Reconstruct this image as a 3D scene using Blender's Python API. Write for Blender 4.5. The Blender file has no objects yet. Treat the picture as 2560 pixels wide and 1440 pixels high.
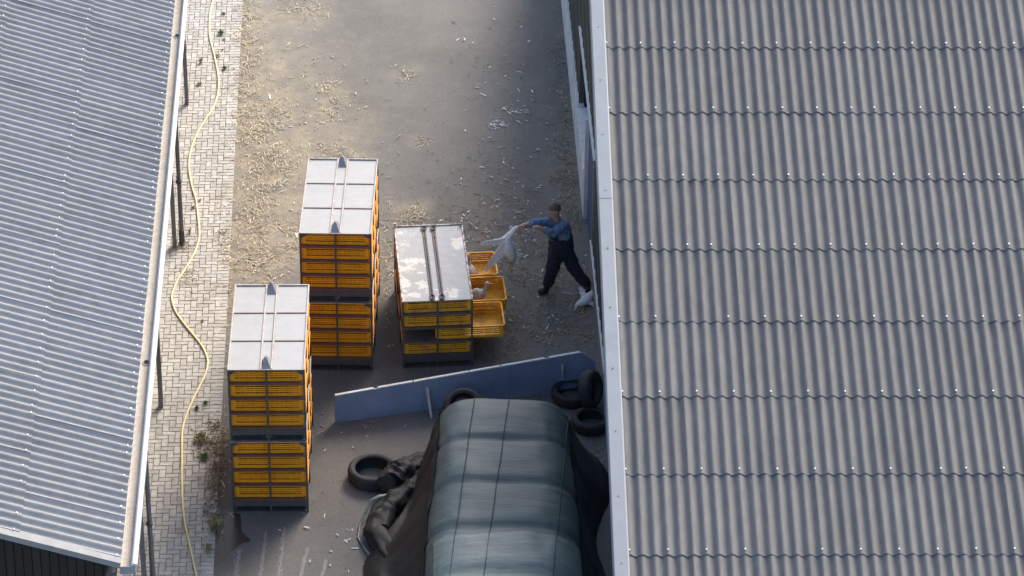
import bpy, bmesh, math, random
import numpy as np
from mathutils import Vector, Matrix, noise
rnd = random.Random(7); npr = np.random.default_rng(7)
scene = bpy.context.scene
col = scene.collection
# ------------------------------------------------------------------ camera
F, D, R, H = 8053.1, .5695, .0126, 30.055
cd, sd = math.cos(D), math.sin(D)
fw = Vector((0, cd, -sd)); _up = Vector((0, sd, cd)); _rt = Vector((1, 0, 0))
rt = _rt*math.cos(R)+_up*math.sin(R); up = _up*math.cos(R)-_rt*math.sin(R)
cam_d = bpy.data.cameras.new('camera'); cam = bpy.data.objects.new('camera', cam_d); col.objects.link(cam)
cam_d.sensor_width = 36; cam_d.lens = F/2560*36; cam_d.clip_end = 3000; cam_d.clip_start = .5
cam.matrix_world = Matrix((( rt.x, up.x, -fw.x, 0), (rt.y, up.y, -fw.y, 0), (rt.z, up.z, -fw.z, H), (0, 0, 0, 1)))
scene.camera = cam
CP = Vector((0, 0, H))
def ray(x, y): return fw+rt*((x-1280)/F)-up*((y-720)/F)
def G(x, y, z=0.0):
    v = ray(x, y); return CP+v*((z-H)/v.z)
def AT(x, y, Y):
    v = ray(x, y); return CP+v*(Y/v.y)
def PX(p):
    v = Vector(p)-CP; z = v.dot(fw); return 1280+F*v.dot(rt)/z, 720-F*v.dot(up)/z
# ------------------------------------------------------------------ world, sun, exposure
SUN_EL, SUN_AZ = math.radians(35), math.radians(28)      # azimuth from +Y (away) towards +X (right)
w = bpy.data.worlds.new('World'); scene.world = w; w.use_nodes = True
nt = w.node_tree; bg = nt.nodes['Background']; sky = nt.nodes.new('ShaderNodeTexSky')
sky.sky_type = 'NISHITA'; sky.sun_disc = False; sky.sun_elevation = SUN_EL; sky.sun_rotation = SUN_AZ
sky.air_density = 1.0; sky.dust_density = 2.5; sky.ozone_density = 1.0
hs = nt.nodes.new('ShaderNodeHueSaturation'); hs.inputs['Saturation'].default_value = 1.0     # hazy, whitish sky
nt.links.new(sky.outputs[0], hs.inputs['Color']); nt.links.new(hs.outputs[0], bg.inputs[0]); bg.inputs[1].default_value = .155
sd_ = bpy.data.lights.new('sun', 'SUN'); sd_.energy = 2.4; sd_.angle = math.radians(27); sd_.color = (1, .92, .81)
sun = bpy.data.objects.new('sun', sd_); col.objects.link(sun)
sv = Vector((math.sin(SUN_AZ)*math.cos(SUN_EL), math.cos(SUN_AZ)*math.cos(SUN_EL), math.sin(SUN_EL)))
sun.rotation_euler = sv.to_track_quat('Z', 'Y').to_euler(); sun.location = (20, 70, 40)
vs = scene.view_settings; vs.view_transform = 'Standard'; vs.look = 'None'; vs.gamma = 1; vs.exposure = 1.16
# ------------------------------------------------------------------ materials
MATS = {}
def mat(name, c, rough=.8, var=.25, scale=8., bump=.0, metal=0., c2=None, thr=(.45, .65), sc2=2., rand=0., stretch=(1, 1, 1), spec=.5, fine=0., obj=False):
    """noise-varied principled material; c2 = second colour in patches; rand = brightness change per object"""
    m = bpy.data.materials.new(name); m.use_nodes = True; n = m.node_tree.nodes; l = m.node_tree.links
    b = n['Principled BSDF']; b.inputs['Roughness'].default_value = rough; b.inputs['Metallic'].default_value = metal
    b.inputs['Specular IOR Level'].default_value = spec
    tc = n.new('ShaderNodeTexCoord'); mp = n.new('ShaderNodeMapping'); mp.inputs['Scale'].default_value = stretch
    if obj: l.new(tc.outputs['Object'], mp.inputs[0])
    else:
        g = n.new('ShaderNodeNewGeometry'); l.new(g.outputs['Position'], mp.inputs[0])
    no = n.new('ShaderNodeTexNoise'); no.inputs['Scale'].default_value = scale; no.inputs['Detail'].default_value = 6; no.inputs['Roughness'].default_value = .65
    l.new(mp.outputs[0], no.inputs['Vector'])
    mr = n.new('ShaderNodeMapRange'); mr.inputs[1].default_value = .25; mr.inputs[2].default_value = .75; mr.inputs[3].default_value = 1-var; mr.inputs[4].default_value = 1+var
    l.new(no.outputs['Fac'], mr.inputs[0])
    base = n.new('ShaderNodeRGB'); base.outputs[0].default_value = (*c, 1); out = base.outputs[0]
    if c2:
        n2 = n.new('ShaderNodeTexNoise'); n2.inputs['Scale'].default_value = sc2; n2.inputs['Detail'].default_value = 8; n2.inputs['Roughness'].default_value = .7
        l.new(mp.outputs[0], n2.inputs['Vector'])
        m2 = n.new('ShaderNodeMapRange'); m2.inputs[1].default_value = thr[0]; m2.inputs[2].default_value = thr[1]; l.new(n2.outputs['Fac'], m2.inputs[0])
        mx = n.new('ShaderNodeMix'); mx.data_type = 'RGBA'; l.new(m2.outputs[0], mx.inputs[0]); l.new(out, mx.inputs[6]); mx.inputs[7].default_value = (*c2, 1); out = mx.outputs[2]
    val = mr.outputs[0]
    if rand:
        oi = n.new('ShaderNodeObjectInfo'); gi = n.new('ShaderNodeNewGeometry')
        ad = n.new('ShaderNodeMath'); ad.operation = 'ADD'; l.new(oi.outputs['Random'], ad.inputs[0]); l.new(gi.outputs['Random Per Island'], ad.inputs[1])
        fr = n.new('ShaderNodeMath'); fr.operation = 'FRACT'; l.new(ad.outputs[0], fr.inputs[0])
        r2 = n.new('ShaderNodeMapRange'); r2.inputs[3].default_value = 1-rand; r2.inputs[4].default_value = 1+rand; l.new(fr.outputs[0], r2.inputs[0])
        mu = n.new('ShaderNodeMath'); mu.operation = 'MULTIPLY'; l.new(val, mu.inputs[0]); l.new(r2.outputs[0], mu.inputs[1]); val = mu.outputs[0]
    sc = n.new('ShaderNodeVectorMath'); sc.operation = 'SCALE'; l.new(out, sc.inputs[0]); l.new(val, sc.inputs['Scale'])
    l.new(sc.outputs[0], b.inputs['Base Color'])
    if bump:
        bp = n.new('ShaderNodeBump'); bp.inputs['Strength'].default_value = bump; bp.inputs['Distance'].default_value = .02
        l.new(no.outputs['Fac'], bp.inputs['Height']); l.new(bp.outputs[0], b.inputs['Normal'])
    m['out'] = 0
    MATS[name] = m; return m
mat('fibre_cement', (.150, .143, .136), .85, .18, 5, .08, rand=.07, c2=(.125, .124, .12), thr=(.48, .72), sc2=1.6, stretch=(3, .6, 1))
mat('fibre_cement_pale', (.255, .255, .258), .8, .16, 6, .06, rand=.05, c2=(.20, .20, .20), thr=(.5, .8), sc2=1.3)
mat('flashing', (.265, .28, .295), .55, .07, 3, .0, c2=(.22, .235, .245), thr=(.55, .75), sc2=1.2)
mat('cladding', (.062, .068, .060), .8, .25, 12, .1, rand=.12)
mat('plinth', (.52, .54, .56), .8, .14, 4, .1, c2=(.34, .33, .31), thr=(.5, .75), sc2=3)
mat('plinth_blue', (.22, .32, .43), .7, .12, 4, .05, c2=(.3, .36, .42), thr=(.5, .75), sc2=2)
mat('plinth_dirty', (.20, .18, .155), .9, .3, 9, .2)
mat('white_trim', (.62, .62, .60), .6, .15, 20, c2=(.35, .34, .32), thr=(.55, .7), sc2=6)
mat('door_blue', (.035, .07, .14), .6, .15, 5)
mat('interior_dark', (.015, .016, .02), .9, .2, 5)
mat('black_board', (.016, .014, .013), .7, .3, 10, .1, rand=.35, stretch=(4, 4, .5))
mat('gutter_zinc', (.82, .83, .84), .28, .05, 4, metal=.6)
mat('gutter_dirt', (.42, .37, .31), .95, .22, 18, .3, c2=(.36, .29, .23), thr=(.5, .7), sc2=1.5)
mat('pipe_grey', (.20, .20, .21), .5, .1, 8)
mat('steel_dark', (.075, .075, .08), .6, .2, 10)
mat('post_grey', (.17, .17, .175), .6, .2, 10)
mat('brick', (.42, .40, .365), .9, .2, 14, .25, rand=.13, c2=(.31, .28, .235), thr=(.5, .75), sc2=2)
mat('joint_sand', (.255, .23, .19), .95, .3, 30, .2)
mat('hose', (.74, .62, .30), .5, .06, 10)
mat('orange_plastic', (.92, .37, .012), .5, .12, 9, c2=(.84, .285, .009), thr=(.45, .7), sc2=3.5, rand=.10, spec=.4)
mat('orange_dirty', (.86, .41, .02), .6, .18, 12, c2=(.50, .22, .06), thr=(.5, .66), sc2=7, rand=.12, spec=.4)
mat('galvanised', (.30, .30, .30), .55, .08, 5, metal=.15, c2=(.245, .24, .235), thr=(.58, .75), sc2=2.4)
mat('galvanised_stained', (.33, .335, .34), .6, .1, 6, metal=.1, c2=(.56, .54, .50), thr=(.56, .60), sc2=1.9)
mat('rim_paint', (.40, .35, .31), .7, .15, 12, c2=(.50, .46, .42), thr=(.45, .6), sc2=5)
mat('rim_flaking', (.33, .22, .17), .8, .2, 20, c2=(.70, .68, .65), thr=(.47, .53), sc2=9)
mat('rail_brown', (.165, .078, .052), .75, .25, 15, c2=(.11, .055, .042), thr=(.45, .7), sc2=4)
mat('frame_grey', (.075, .073, .075), .6, .2, 12, c2=(.12, .11, .105), thr=(.55, .7), sc2=6)
mat('guide_grey', (.22, .22, .225), .55, .15, 12)
mat('board_blue', (.20, .265, .385), .65, .12, 3.5, .05, c2=(.24, .305, .42), thr=(.4, .7), sc2=1.4)
mat('rubber', (.022, .022, .022), .75, .3, 16, .15, c2=(.045, .042, .038), thr=(.5, .7), sc2=5)
mat('black_plastic', (.007, .007, .007), .7, .3, 12, .3)
mat('film_green', (.050, .074, .070), .5, .22, 7, .4, c2=(.085, .12, .112), thr=(.42, .72), sc2=2.2, stretch=(.45, 3.2, 1))
mat('film_pale', (.10, .135, .125), .45, .2, 9, .2, c2=(.16, .20, .18), thr=(.45, .65), sc2=4, stretch=(.5, 2.5, 1))
mat('strap', (.03, .045, .048), .7, .2, 20)
mat('straw', (.60, .515, .375), .85, .2, 6, rand=.35)
mat('straw_dirty', (.29, .25, .185), .9, .2, 6, rand=.45)
mat('feather', (.72, .70, .66), .85, .1, 6, rand=.15)
mat('litter', (.24, .185, .12), .9, .3, 20, rand=.5)
mat('weed', (.13, .17, .055), .7, .2, 20, rand=.35)
mat('weed_dry', (.34, .30, .15), .8, .2, 20, rand=.4)
mat('skin', (.42, .25, .18), .55, .08, 20)
mat('hair', (.10, .075, .055), .7, .25, 60, .3)
mat('shirt', (.13, .185, .30), .85, .14, 14, .3)
mat('overalls', (.013, .015, .026), .85, .25, 14, .3)
mat('shoe', (.018, .017, .017), .5, .2, 20)
mat('duck_white', (.74, .72, .69), .85, .1, 25, .25)
mat('duck_buff', (.52, .43, .35), .85, .15, 25, .25, c2=(.66, .61, .54), thr=(.4, .6), sc2=14)
mat('beak', (.55, .26, .06), .5, .1, 20)
mat('duck_foot', (.42, .20, .07), .6, .1, 20)
mat('bolt', (.85, .86, .88), .35, .05, 20, metal=.3)
mat('wet', (.036, .033, .03), .45, .2, 12)
mat('scuff', (.25, .24, .225), .9, .3, 22)
mat('soil', (.12, .10, .075), .95, .3, 4)
def asphalt():
    m = bpy.data.materials.new('asphalt'); m.use_nodes = True; n = m.node_tree.nodes; l = m.node_tree.links; b = n['Principled BSDF']
    b.inputs['Roughness'].default_value = .9; b.inputs['Specular IOR Level'].default_value = .3
    g = n.new('ShaderNodeNewGeometry')
    def nz(s, det=8, ro=.65):
        t = n.new('ShaderNodeTexNoise'); t.inputs['Scale'].default_value = s; t.inputs['Detail'].default_value = det; t.inputs['Roughness'].default_value = ro
        l.new(g.outputs['Position'], t.inputs['Vector']); return t.outputs['Fac']
    def mr(x, a, b_, c, d):
        t = n.new('ShaderNodeMapRange'); l.new(x, t.inputs[0])
        for i, v in enumerate((a, b_, c, d)): t.inputs[i+1].default_value = v
        return t.outputs[0]
    def mul(a, b_, op='MULTIPLY'):
        t = n.new('ShaderNodeMath'); t.operation = op; l.new(a, t.inputs[0])
        if isinstance(b_, float): t.inputs[1].default_value = b_
        else: l.new(b_, t.inputs[1])
        t.use_clamp = True; return t.outputs[0]
    def mix(f, a, c):
        t = n.new('ShaderNodeMix'); t.data_type = 'RGBA'; l.new(f, t.inputs[0])
        if isinstance(a, tuple): t.inputs[6].default_value = (*a, 1)
        else: l.new(a, t.inputs[6])
        t.inputs[7].default_value = (*c, 1); return t.outputs[2]
    big, mid, fine = nz(.55, 5), nz(3.2, 9, .72), nz(26, 6, .75)
    at = n.new('ShaderNodeAttribute'); at.attribute_name = 'cover_shade'; se = n.new('ShaderNodeSeparateColor'); l.new(at.outputs['Color'], se.inputs[0])
    c = mix(mr(big, .35, .65, 0, 1), (.132, .124, .113), (.168, .158, .144))
    c = mix(mr(mid, .5, .75, 0, .6), c, (.205, .192, .17))
    dust = mul(se.outputs[0], mr(mid, .28, .62, .15, 1.15))
    c = mix(dust, c, (.305, .260, .192))
    dirt = mul(se.outputs[1], mr(mid, .32, .6, .2, 1.1))
    c = mix(dirt, c, (.195, .168, .128))
    dk = mul(se.outputs[2], mr(mid, .3, .6, .5, 1.0))  # third channel: shade painted into the asphalt colour
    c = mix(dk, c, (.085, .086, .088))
    s = n.new('ShaderNodeVectorMath'); s.operation = 'SCALE'; l.new(c, s.inputs[0]); l.new(mr(fine, .3, .7, .72, 1.3), s.inputs['Scale'])
    l.new(s.outputs[0], b.inputs['Base Color'])
    bp = n.new('ShaderNodeBump'); bp.inputs['Strength'].default_value = .35; bp.inputs['Distance'].default_value = .012; l.new(fine, bp.inputs['Height']); l.new(bp.outputs[0], b.inputs['Normal'])
    MATS['asphalt'] = m
asphalt()
# ------------------------------------------------------------------ mesh helpers
class MB:
    def __init__(s): s.v = []; s.f = []; s.sm = []
    def add(s, vs, fs, smooth=False):
        o = len(s.v); s.v += [tuple(p) for p in vs]; s.f += [tuple(i+o for i in q) for q in fs]; s.sm += [smooth]*len(fs); return s
    def box(s, x0, x1, y0, y1, z0, z1, M=None, top=None, b=0):
        if b:
            vs = [(x0, y0, z0), (x1, y0, z0), (x1, y1, z0), (x0, y1, z0), (x0, y0, z1-b), (x1, y0, z1-b), (x1, y1, z1-b), (x0, y1, z1-b),
                  (x0+b, y0+b, z1), (x1-b, y0+b, z1), (x1-b, y1-b, z1), (x0+b, y1-b, z1)]
            fs = [(3, 2, 1, 0), (0, 1, 5, 4), (1, 2, 6, 5), (2, 3, 7, 6), (3, 0, 4, 7), (4, 5, 9, 8), (5, 6, 10, 9), (6, 7, 11, 10), (7, 4, 8, 11), (8, 9, 10, 11)]
        else:
            vs = [(x0, y0, z0), (x1, y0, z0), (x1, y1, z0), (x0, y1, z0), (x0, y0, z1), (x1, y0, z1), (x1, y1, z1), (x0, y1, z1)]
            fs = [(3, 2, 1, 0), (4, 5, 6, 7), (0, 1, 5, 4), (1, 2, 6, 5), (2, 3, 7, 6), (3, 0, 4, 7)]
        if M: vs = [M @ Vector(p) for p in vs]
        return s.add(vs, fs)
    def tube(s, pts, r, n=8, cap=True, flat=1.0):
        pts = [Vector(p) for p in pts]; rs = r if isinstance(r, (list, tuple)) else [r]*len(pts)
        vs = []; fs = []; ref = Vector((0, 0, 1))
        for i, p in enumerate(pts):
            t = (pts[min(i+1, len(pts)-1)]-pts[max(i-1, 0)]).normalized()
            a = t.cross(ref)
            if a.length < 1e-3: a = t.cross(Vector((0, 1, 0)))
            a.normalize(); b = a.cross(t)
            for k in range(n):
                w_ = 2*math.pi*k/n; vs.append(p+a*(rs[i]*math.cos(w_))+b*(rs[i]*flat*math.sin(w_)))
        for i in range(len(pts)-1):
            for k in range(n): fs.append((i*n+k, i*n+(k+1) % n, (i+1)*n+(k+1) % n, (i+1)*n+k))
        s.add(vs, fs, True)
        if cap: s.add([vs[k] for k in range(n)], [tuple(range(n))]); s.add([vs[-n+k] for k in range(n)], [tuple(range(n-1, -1, -1))])
        return s
    def prism(s, poly, ext):
        """polygon (3D points) extruded by a vector"""
        n = len(poly); e = Vector(ext); vs = [Vector(p) for p in poly]+[Vector(p)+e for p in poly]
        fs = [tuple(range(n-1, -1, -1)), tuple(range(n, 2*n))]+[(i, (i+1) % n, n+(i+1) % n, n+i) for i in range(n)]
        return s.add(vs, fs)
    def grid(s, rows, smooth=True):
        m = len(rows[0]); vs = [p for r_ in rows for p in r_]
        return s.add(vs, [(i*m+j, i*m+j+1, (i+1)*m+j+1, (i+1)*m+j) for i in range(len(rows)-1) for j in range(m-1)], smooth)
    def mesh(s, name):
        me = bpy.data.meshes.new(name); me.from_pydata([tuple(p) for p in s.v], [], s.f); me.polygons.foreach_set('use_smooth', s.sm); me.update()
        return me
    def fixed(s, name):
        me = s.mesh(name); bm = bmesh.new(); bm.from_mesh(me); bmesh.ops.recalc_face_normals(bm, faces=bm.faces); bm.to_mesh(me); bm.free(); return me
def link(name, me, m, parent=None, M=None, world=True):
    """world=True: the coordinates are world ones even under a parent (all empties used that way are only translated)"""
    if m and (not me.materials): me.materials.append(MATS[m])
    o = bpy.data.objects.new(name, me); col.objects.link(o)
    if parent is not None:
        o.parent = parent
        if world:
            off = Matrix.Identity(4); q = parent
            while q is not None: off = off @ Matrix.Translation(-Vector(q.get('at', (0, 0, 0)))); q = None
            o.matrix_parent_inverse = Matrix.Translation(-Vector(parent.get('at', (0, 0, 0))))
    if M is not None: o.matrix_basis = M
    return o
def tag(o, label, cat=None, group=None):
    o['label'] = label
    if cat: o['category'] = cat
    if group: o['group'] = group
    return o
def thing(name, label, cat, loc=(0, 0, 0), rz=None, group=None):
    o = bpy.data.objects.new(name, None); col.objects.link(o); o.location = loc; o.empty_display_size = .2
    if rz is None: o['at'] = tuple(loc)
    else: o.rotation_euler = (0, 0, rz)
    return tag(o, label, cat, group)
def struct(o): o['kind'] = 'structure'; return o
def stuff(o): o['kind'] = 'stuff'; return o
def fbm(p, o=4): return noise.fractal(Vector(p), 1.0, 2.0, o)
# ------------------------------------------------------------------ ground, yard
KL = -.0512                                         # the left barn's long side: dX/dY
def post_x(Y): return -5.946-.0501*(Y-48.11)
def pave_x(Y): return -4.985-.0560*(Y-48.4)
def wall_x(Y): return 1.455-.0412*(Y-45.2)
g = MB().add([(-700, -400, -.02), (700, -400, -.02), (700, 900, -.02), (-700, 900, -.02)], [(0, 1, 2, 3)])
struct(link('ground', g.mesh('ground'), 'soil'))
# straw and dirt clusters, then painted shade patches, as seen in the picture: pixel, radius x, radius y, amount
DUST = [(612, 30, 40, 60, 1), (622, 140, 40, 60, .9), (612, 240, 45, 60, .9), (640, 330, 60, 50, .9), (690, 290, 60, 40, .6), (660, 430, 60, 60, .9), (690, 400, 50, 40, .6), (640, 540, 60, 50, .9), (700, 600, 60, 40, .9), (640, 640, 60, 45, .9), (575, 690, 40, 60, .4), (700, 520, 60, 60, .5),
        (840, 270, 40, 40, .6), (830, 380, 60, 40, .7), (815, 220, 25, 25, .5), (790, 150, 40, 40, .3), (760, 30, 50, 30, .7), (720, 60, 40, 30, .4), (1040, 540, 30, 25, .9), (1010, 180, 25, 20, .5), (1060, 355, 22, 18, .5), (970, 640, 22, 110, .8), (1000, 545, 30, 20, .5), (880, 330, 50, 50, .45), (700, 200, 70, 90, .35), (760, 400, 80, 160, .35), (720, 520, 80, 140, .3), (640, 200, 60, 240, .35), (620, 600, 60, 120, .4)]
DIRT = [(1415, 300, 14, 60, 1), (1405, 420, 30, 50, 1), (1430, 500, 30, 50, 1), (1440, 540, 25, 40, .9), (1250, 560, 80, 60, .45), (1310, 640, 90, 70, .7), (1400, 700, 100, 60, .8), (1350, 800, 110, 60, .85), (1440, 830, 60, 40, .9), (1290, 480, 120, 60, .3), (1130, 580, 80, 50, .3), (1400, 120, 20, 80, .5), (545, 1160, 25, 110, .9), (530, 1300, 20, 90, .8), (555, 1000, 20, 90, .5), (1500, 1170, 20, 80, .8), (1250, 860, 120, 40, .4), (900, 1050, 60, 30, .2), (560, 820, 18, 120, .4)]
PAINTED_SHADE = [(1395, 180, 22, 120, .8), (960, 860, 40, 80, .6), (830, 960, 50, 60, .5), (700, 1300, 80, 40, .35), (1100, 930, 120, 30, .4), (1330, 730, 30, 20, .3), (560, 1320, 30, 70, .5), (1475, 1070, 40, 70, .9), (1440, 1000, 60, 30, .7), (1160, 1000, 60, 20, .5)]  # contact shade painted dark around stacks, board, tyres and wall; also by the stain
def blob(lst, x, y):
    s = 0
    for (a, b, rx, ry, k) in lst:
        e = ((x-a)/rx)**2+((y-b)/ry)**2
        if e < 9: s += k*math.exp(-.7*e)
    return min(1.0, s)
xs = np.arange(-7.2, 2.6, .07); ys = np.arange(30, 64, .09)
rows = [[(x, y, 0) for x in xs] for y in ys]
mb = MB().grid(rows, False); me = mb.mesh('asphalt_yard')
ca = me.color_attributes.new('cover_shade', 'FLOAT_COLOR', 'POINT')
buf = []
for y in ys:
    for x in xs:
        px, py = PX((x, y, 0)); nv = fbm((x*1.7, y*1.7, 3))*.5; px += fbm((x*.9, y*.9, 9))*45; py += fbm((x*.9, y*.9, 17))*30
        gen = max(0, min(1, (-2.4-x)/3.2))*max(0, min(1, (y-41)/7))*.16
        buf += [max(0, min(1, blob(DUST, px, py)*(.75+nv)+gen*(1+nv))), max(0, min(1, blob(DIRT, px, py)*(.85+nv))), max(0, min(1, blob(PAINTED_SHADE, px, py)*(.9+nv))), 1]
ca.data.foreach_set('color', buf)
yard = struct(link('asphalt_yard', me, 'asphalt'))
# ------------------------------------------------------------------ block paving beside the left barn
ang = math.atan(.0535); ca_, sa_ = math.cos(ang), math.sin(ang)
PO = Vector((-4.985, 48.4, 0))
def pv(a, b, z=0): return Vector((PO.x+a*ca_-b*sa_, PO.y+a*sa_+b*ca_, z))      # a across (right), b along (away)
PM = Matrix.Translation(PO) @ Matrix.Rotation(ang, 4, 'Z')
pb = MB().add([pv(-1.9, -18.5, .004), pv(.0, -18.5, .004), pv(.0, 13, .004), pv(-1.9, 13, .004)], [(0, 1, 2, 3)])
pave = struct(link('paved_path', pb.mesh('paved_path'), 'joint_sand'))
wB, gp = .105, .0045
def brick_me(lx, ly):
    return MB().box(-lx/2+gp, lx/2-gp, -ly/2+gp, ly/2-gp, 0, .02, b=.005).mesh('brick')
bh, bv_ = brick_me(2*wB, wB), brick_me(wB, 2*wB)
bricks = []
for i in range(-18, -1):
    for j in range(-176, 124):
        c = (i-j) % 4
        if c == 0 and i+1 < -1: bricks.append(('h', (i+1)*wB, (j+.5)*wB))
        elif c == 2: bricks.append(('v', (i+.5)*wB, j*wB))
for j in range(-176, 124): bricks.append(('h', -.0, 0)) if False else bricks.append(('b', -.105, (j+.5)*wB))
vis = []; rest = MB()
for t, a, b in bricks:
    p = pv(a, b); x, y = PX(p)
    gx = 466-.0935*y
    vis.append((p.y if (gx < x and y < 1445) else 999, t, a, b))
vis.sort()
for k, (yy, t, a, b) in enumerate(vis):
    dz = .004+rnd.uniform(-.002, .003); tw = rnd.uniform(-.012, .012)
    M = Matrix.Translation(pv(a, b, dz)) @ Matrix.Rotation(ang+tw, 4, 'Z') @ Matrix.Rotation(rnd.uniform(-.012, .012), 4, 'X') @ Matrix.Rotation(rnd.uniform(-.015, .015), 4, 'Y')
    src = bv_ if t == 'v' else bh
    if k < 300 and yy < 900: link('brick', src, 'brick', pave, M)
    else: rest.add([M @ v.co for v in src.vertices], [tuple(q.vertices) for q in src.polygons])
stuff(link('bricks', rest.mesh('bricks'), 'brick', pave))
# ------------------------------------------------------------------ corrugated sheet
PITCH, AMP, SL, SW = .177, .0285, 1.525, .885
EFF = 1.3611
def sheet_mesh(name, seed):
    r_ = random.Random(seed); n = 62; W = SW+.055; rows = []; mb = MB(); th = .0065
    ph = 0
    def z(x, y): return AMP*math.cos(2*math.pi*(x)/PITCH)+.013*(1-y/EFF)+.003*(1-x/SW)
    yl = [0, .5, 1.0, SL]
    xs_ = [-.012+W*i/n for i in range(n+1)]
    mb.grid([[(x, y, z(x, y)+.0) for x in xs_] for y in yl])
    lo = [(x, 0, z(x, 0)) for x in xs_]; lo2 = [(x, .0015, z(x, 0)-th) for x in xs_]
    mb.grid([lo2, lo], False)
    mb.grid([[(x, y, z(x, y)-th) for x in reversed(xs_)] for y in (0.0015, SL)])
    return mb.mesh(name)
SHEETS = [sheet_mesh('roof_sheet', 1)]
SHEETS_L = [SHEETS[0].copy()]
def roof_of(parent, O, u, v, cols, rows_, mname, u0, v0, shs, eff):
    """O + u*a + v*b ; u runs along the eave, v up the slope"""
    nn = u.cross(v); nn.normalize()
    deck = MB()
    a0, a1, b0, b1 = u0, u0+cols*SW, v0+.1, v0+rows_*eff+.1
    deck.prism([O+u*a0+v*b0-nn*.10, O+u*a1+v*b0-nn*.10, O+u*a1+v*b1-nn*.10, O+u*a0+v*b1-nn*.10], nn*.04)
    roof = link('roof', deck.fixed('roof'), 'steel_dark', parent)
    bolts = MB()
    for r_ in range(rows_):
        for c in range(cols):
            p = O+u*(u0+c*SW)+v*(v0+r_*eff)
            M = Matrix(((u.x, v.x, nn.x, p.x), (u.y, v.y, nn.y, p.y), (u.z, v.z, nn.z, p.z), (0, 0, 0, 1)))
            M = M @ Matrix.Translation((rnd.uniform(-.004, .004), rnd.uniform(-.006, .006), rnd.uniform(-.001, .002))) @ Matrix.Rotation(rnd.uniform(-.0035, .0035), 4, 'Z')
            link('roof_sheet', shs[0], mname, roof, M)
        nw = int(cols*SW/PITCH)
        for k in range(0, nw, 3 if mname == 'fibre_cement' else 2):
            if rnd.random() < .05: continue
            k2 = k+(rnd.choice([-1, 1]) if rnd.random() < .08 else 0)
            q = O+u*(u0+k2*PITCH)+v*(v0+r_*eff+.075+rnd.uniform(-.006, .006))+nn*(AMP+.017)
            bolts.tube([q-nn*.012, q+nn*.012], .013 if mname == 'fibre_cement' else .008, 6)
    stuff(link('bolts', bolts.fixed('bolts'), 'bolt', roof))
    return roof, nn
# ------------------------------------------------------------------ right barn
A = .3228; yw = .0258
v_ = Vector((-math.sin(yw)*math.cos(A), math.cos(yw)*math.cos(A), math.sin(A))); u_ = Vector((math.cos(yw), math.sin(yw), 0)); O_ = Vector((1.5614, 39.16, 4.409))
rb = thing('barn', 'grey barn with wide corrugated roof and pale verge flashing along the yard', 'barn', (6, 46, 0))
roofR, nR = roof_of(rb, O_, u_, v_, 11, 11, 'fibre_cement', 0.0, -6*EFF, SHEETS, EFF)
VR = 5*EFF+.12                                                   # unseen ridge, placed to let sunlight into the yard
ridge = O_+v_*VR
# back slope of the roof and ridge cap, out of the frame
vb = Vector((-math.sin(yw)*math.cos(A), math.cos(yw)*math.cos(A), -math.sin(A)))
bk = MB().prism([ridge+u_*-.02, ridge+u_*9.9, ridge+u_*9.9+vb*14.4, ridge+u_*-.02+vb*14.4], Vector((0, 0, -.06)))
link('back_roof', bk.fixed('back_roof'), 'fibre_cement', rb)
link('ridge_cap', MB().tube([ridge+u_*-.2, ridge+u_*9.9], .11, 12).mesh('ridge_cap'), 'flashing', rb)
# verge flashing in lengths
def flash(v0, v1, k):
    mb = MB(); s = .004*(k % 2)
    def q(uu, vv, nn): return O_+u_*uu+v_*vv+nR*nn
    prof = [(-.2-.03*1, -.17), (-.225, .052), (-.215, .062), (-.03, .066), (-.012, .06), (-.006, .03), (-.02, .02), (-.2, .03)]
    mb.prism([q(a, v0, b+s) for a, b in prof], v_*(v1-v0))
    return link('verge_flashing', mb.fixed('verge_flashing'), 'flashing', rb)
for k, (a, b) in enumerate(((-8.2, -5.6), (-5.6, -1.65), (-1.65, 2.32), (2.32, 6.25), (6.25, 6.95))): flash(a+.002, b+.05, k)
fb = MB()
for k in range(13): fb.tube([O_+u_*-.12+v_*(-7.6+k*1.12)+nR*.06, O_+u_*-.12+v_*(-7.6+k*1.12)+nR*.074], .012, 6)
stuff(link('flashing_screws', fb.fixed('flashing_screws'), 'pipe_grey', rb))
# gable wall of upright boards over a plinth
def roof_z(Y):
    return 4.409+(Y-39.16)*.3345-.12 if Y < ridge.y else ridge.z-(Y-ridge.y)*.3345-.12
wd = Vector((-.0412, 1, 0)).normalized(); wn = Vector((-1, -.0412, 0)).normalized()
def wallbox(Y0, Y1, z0, z1, t0, t1, ztop2=None):
    """box on the gable wall; t = distance proud of the wall plane (towards the yard)"""
    a, b = Vector((wall_x(Y0), Y0, 0)), Vector((wall_x(Y1), Y1, 0)); z2 = z1 if ztop2 is None else ztop2
    mb = MB(); V = lambda p, t, z: p+wn*t+Vector((0, 0, z))
    vs = [V(a, t0, z0), V(a, t1, z0), V(b, t1, z0), V(b, t0, z0), V(a, t0, z1), V(a, t1, z1), V(b, t1, z2), V(b, t0, z2)]
    return mb.add(vs, [(3, 2, 1, 0), (4, 5, 6, 7), (0, 1, 5, 4), (1, 2, 6, 5), (2, 3, 7, 6), (3, 0, 4, 7)])
def wpart(name, m, *a, **k): return link(name, wallbox(*a, **k).fixed(name), m, rb)
DOOR = (47.45, 49.25); WIN = (49.45, 51.7)
def ptop(Y):
    if Y < 43.3: return .92
    if Y < 47.45: return .60
    return .95
bw = .2; Y = 32.6
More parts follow.
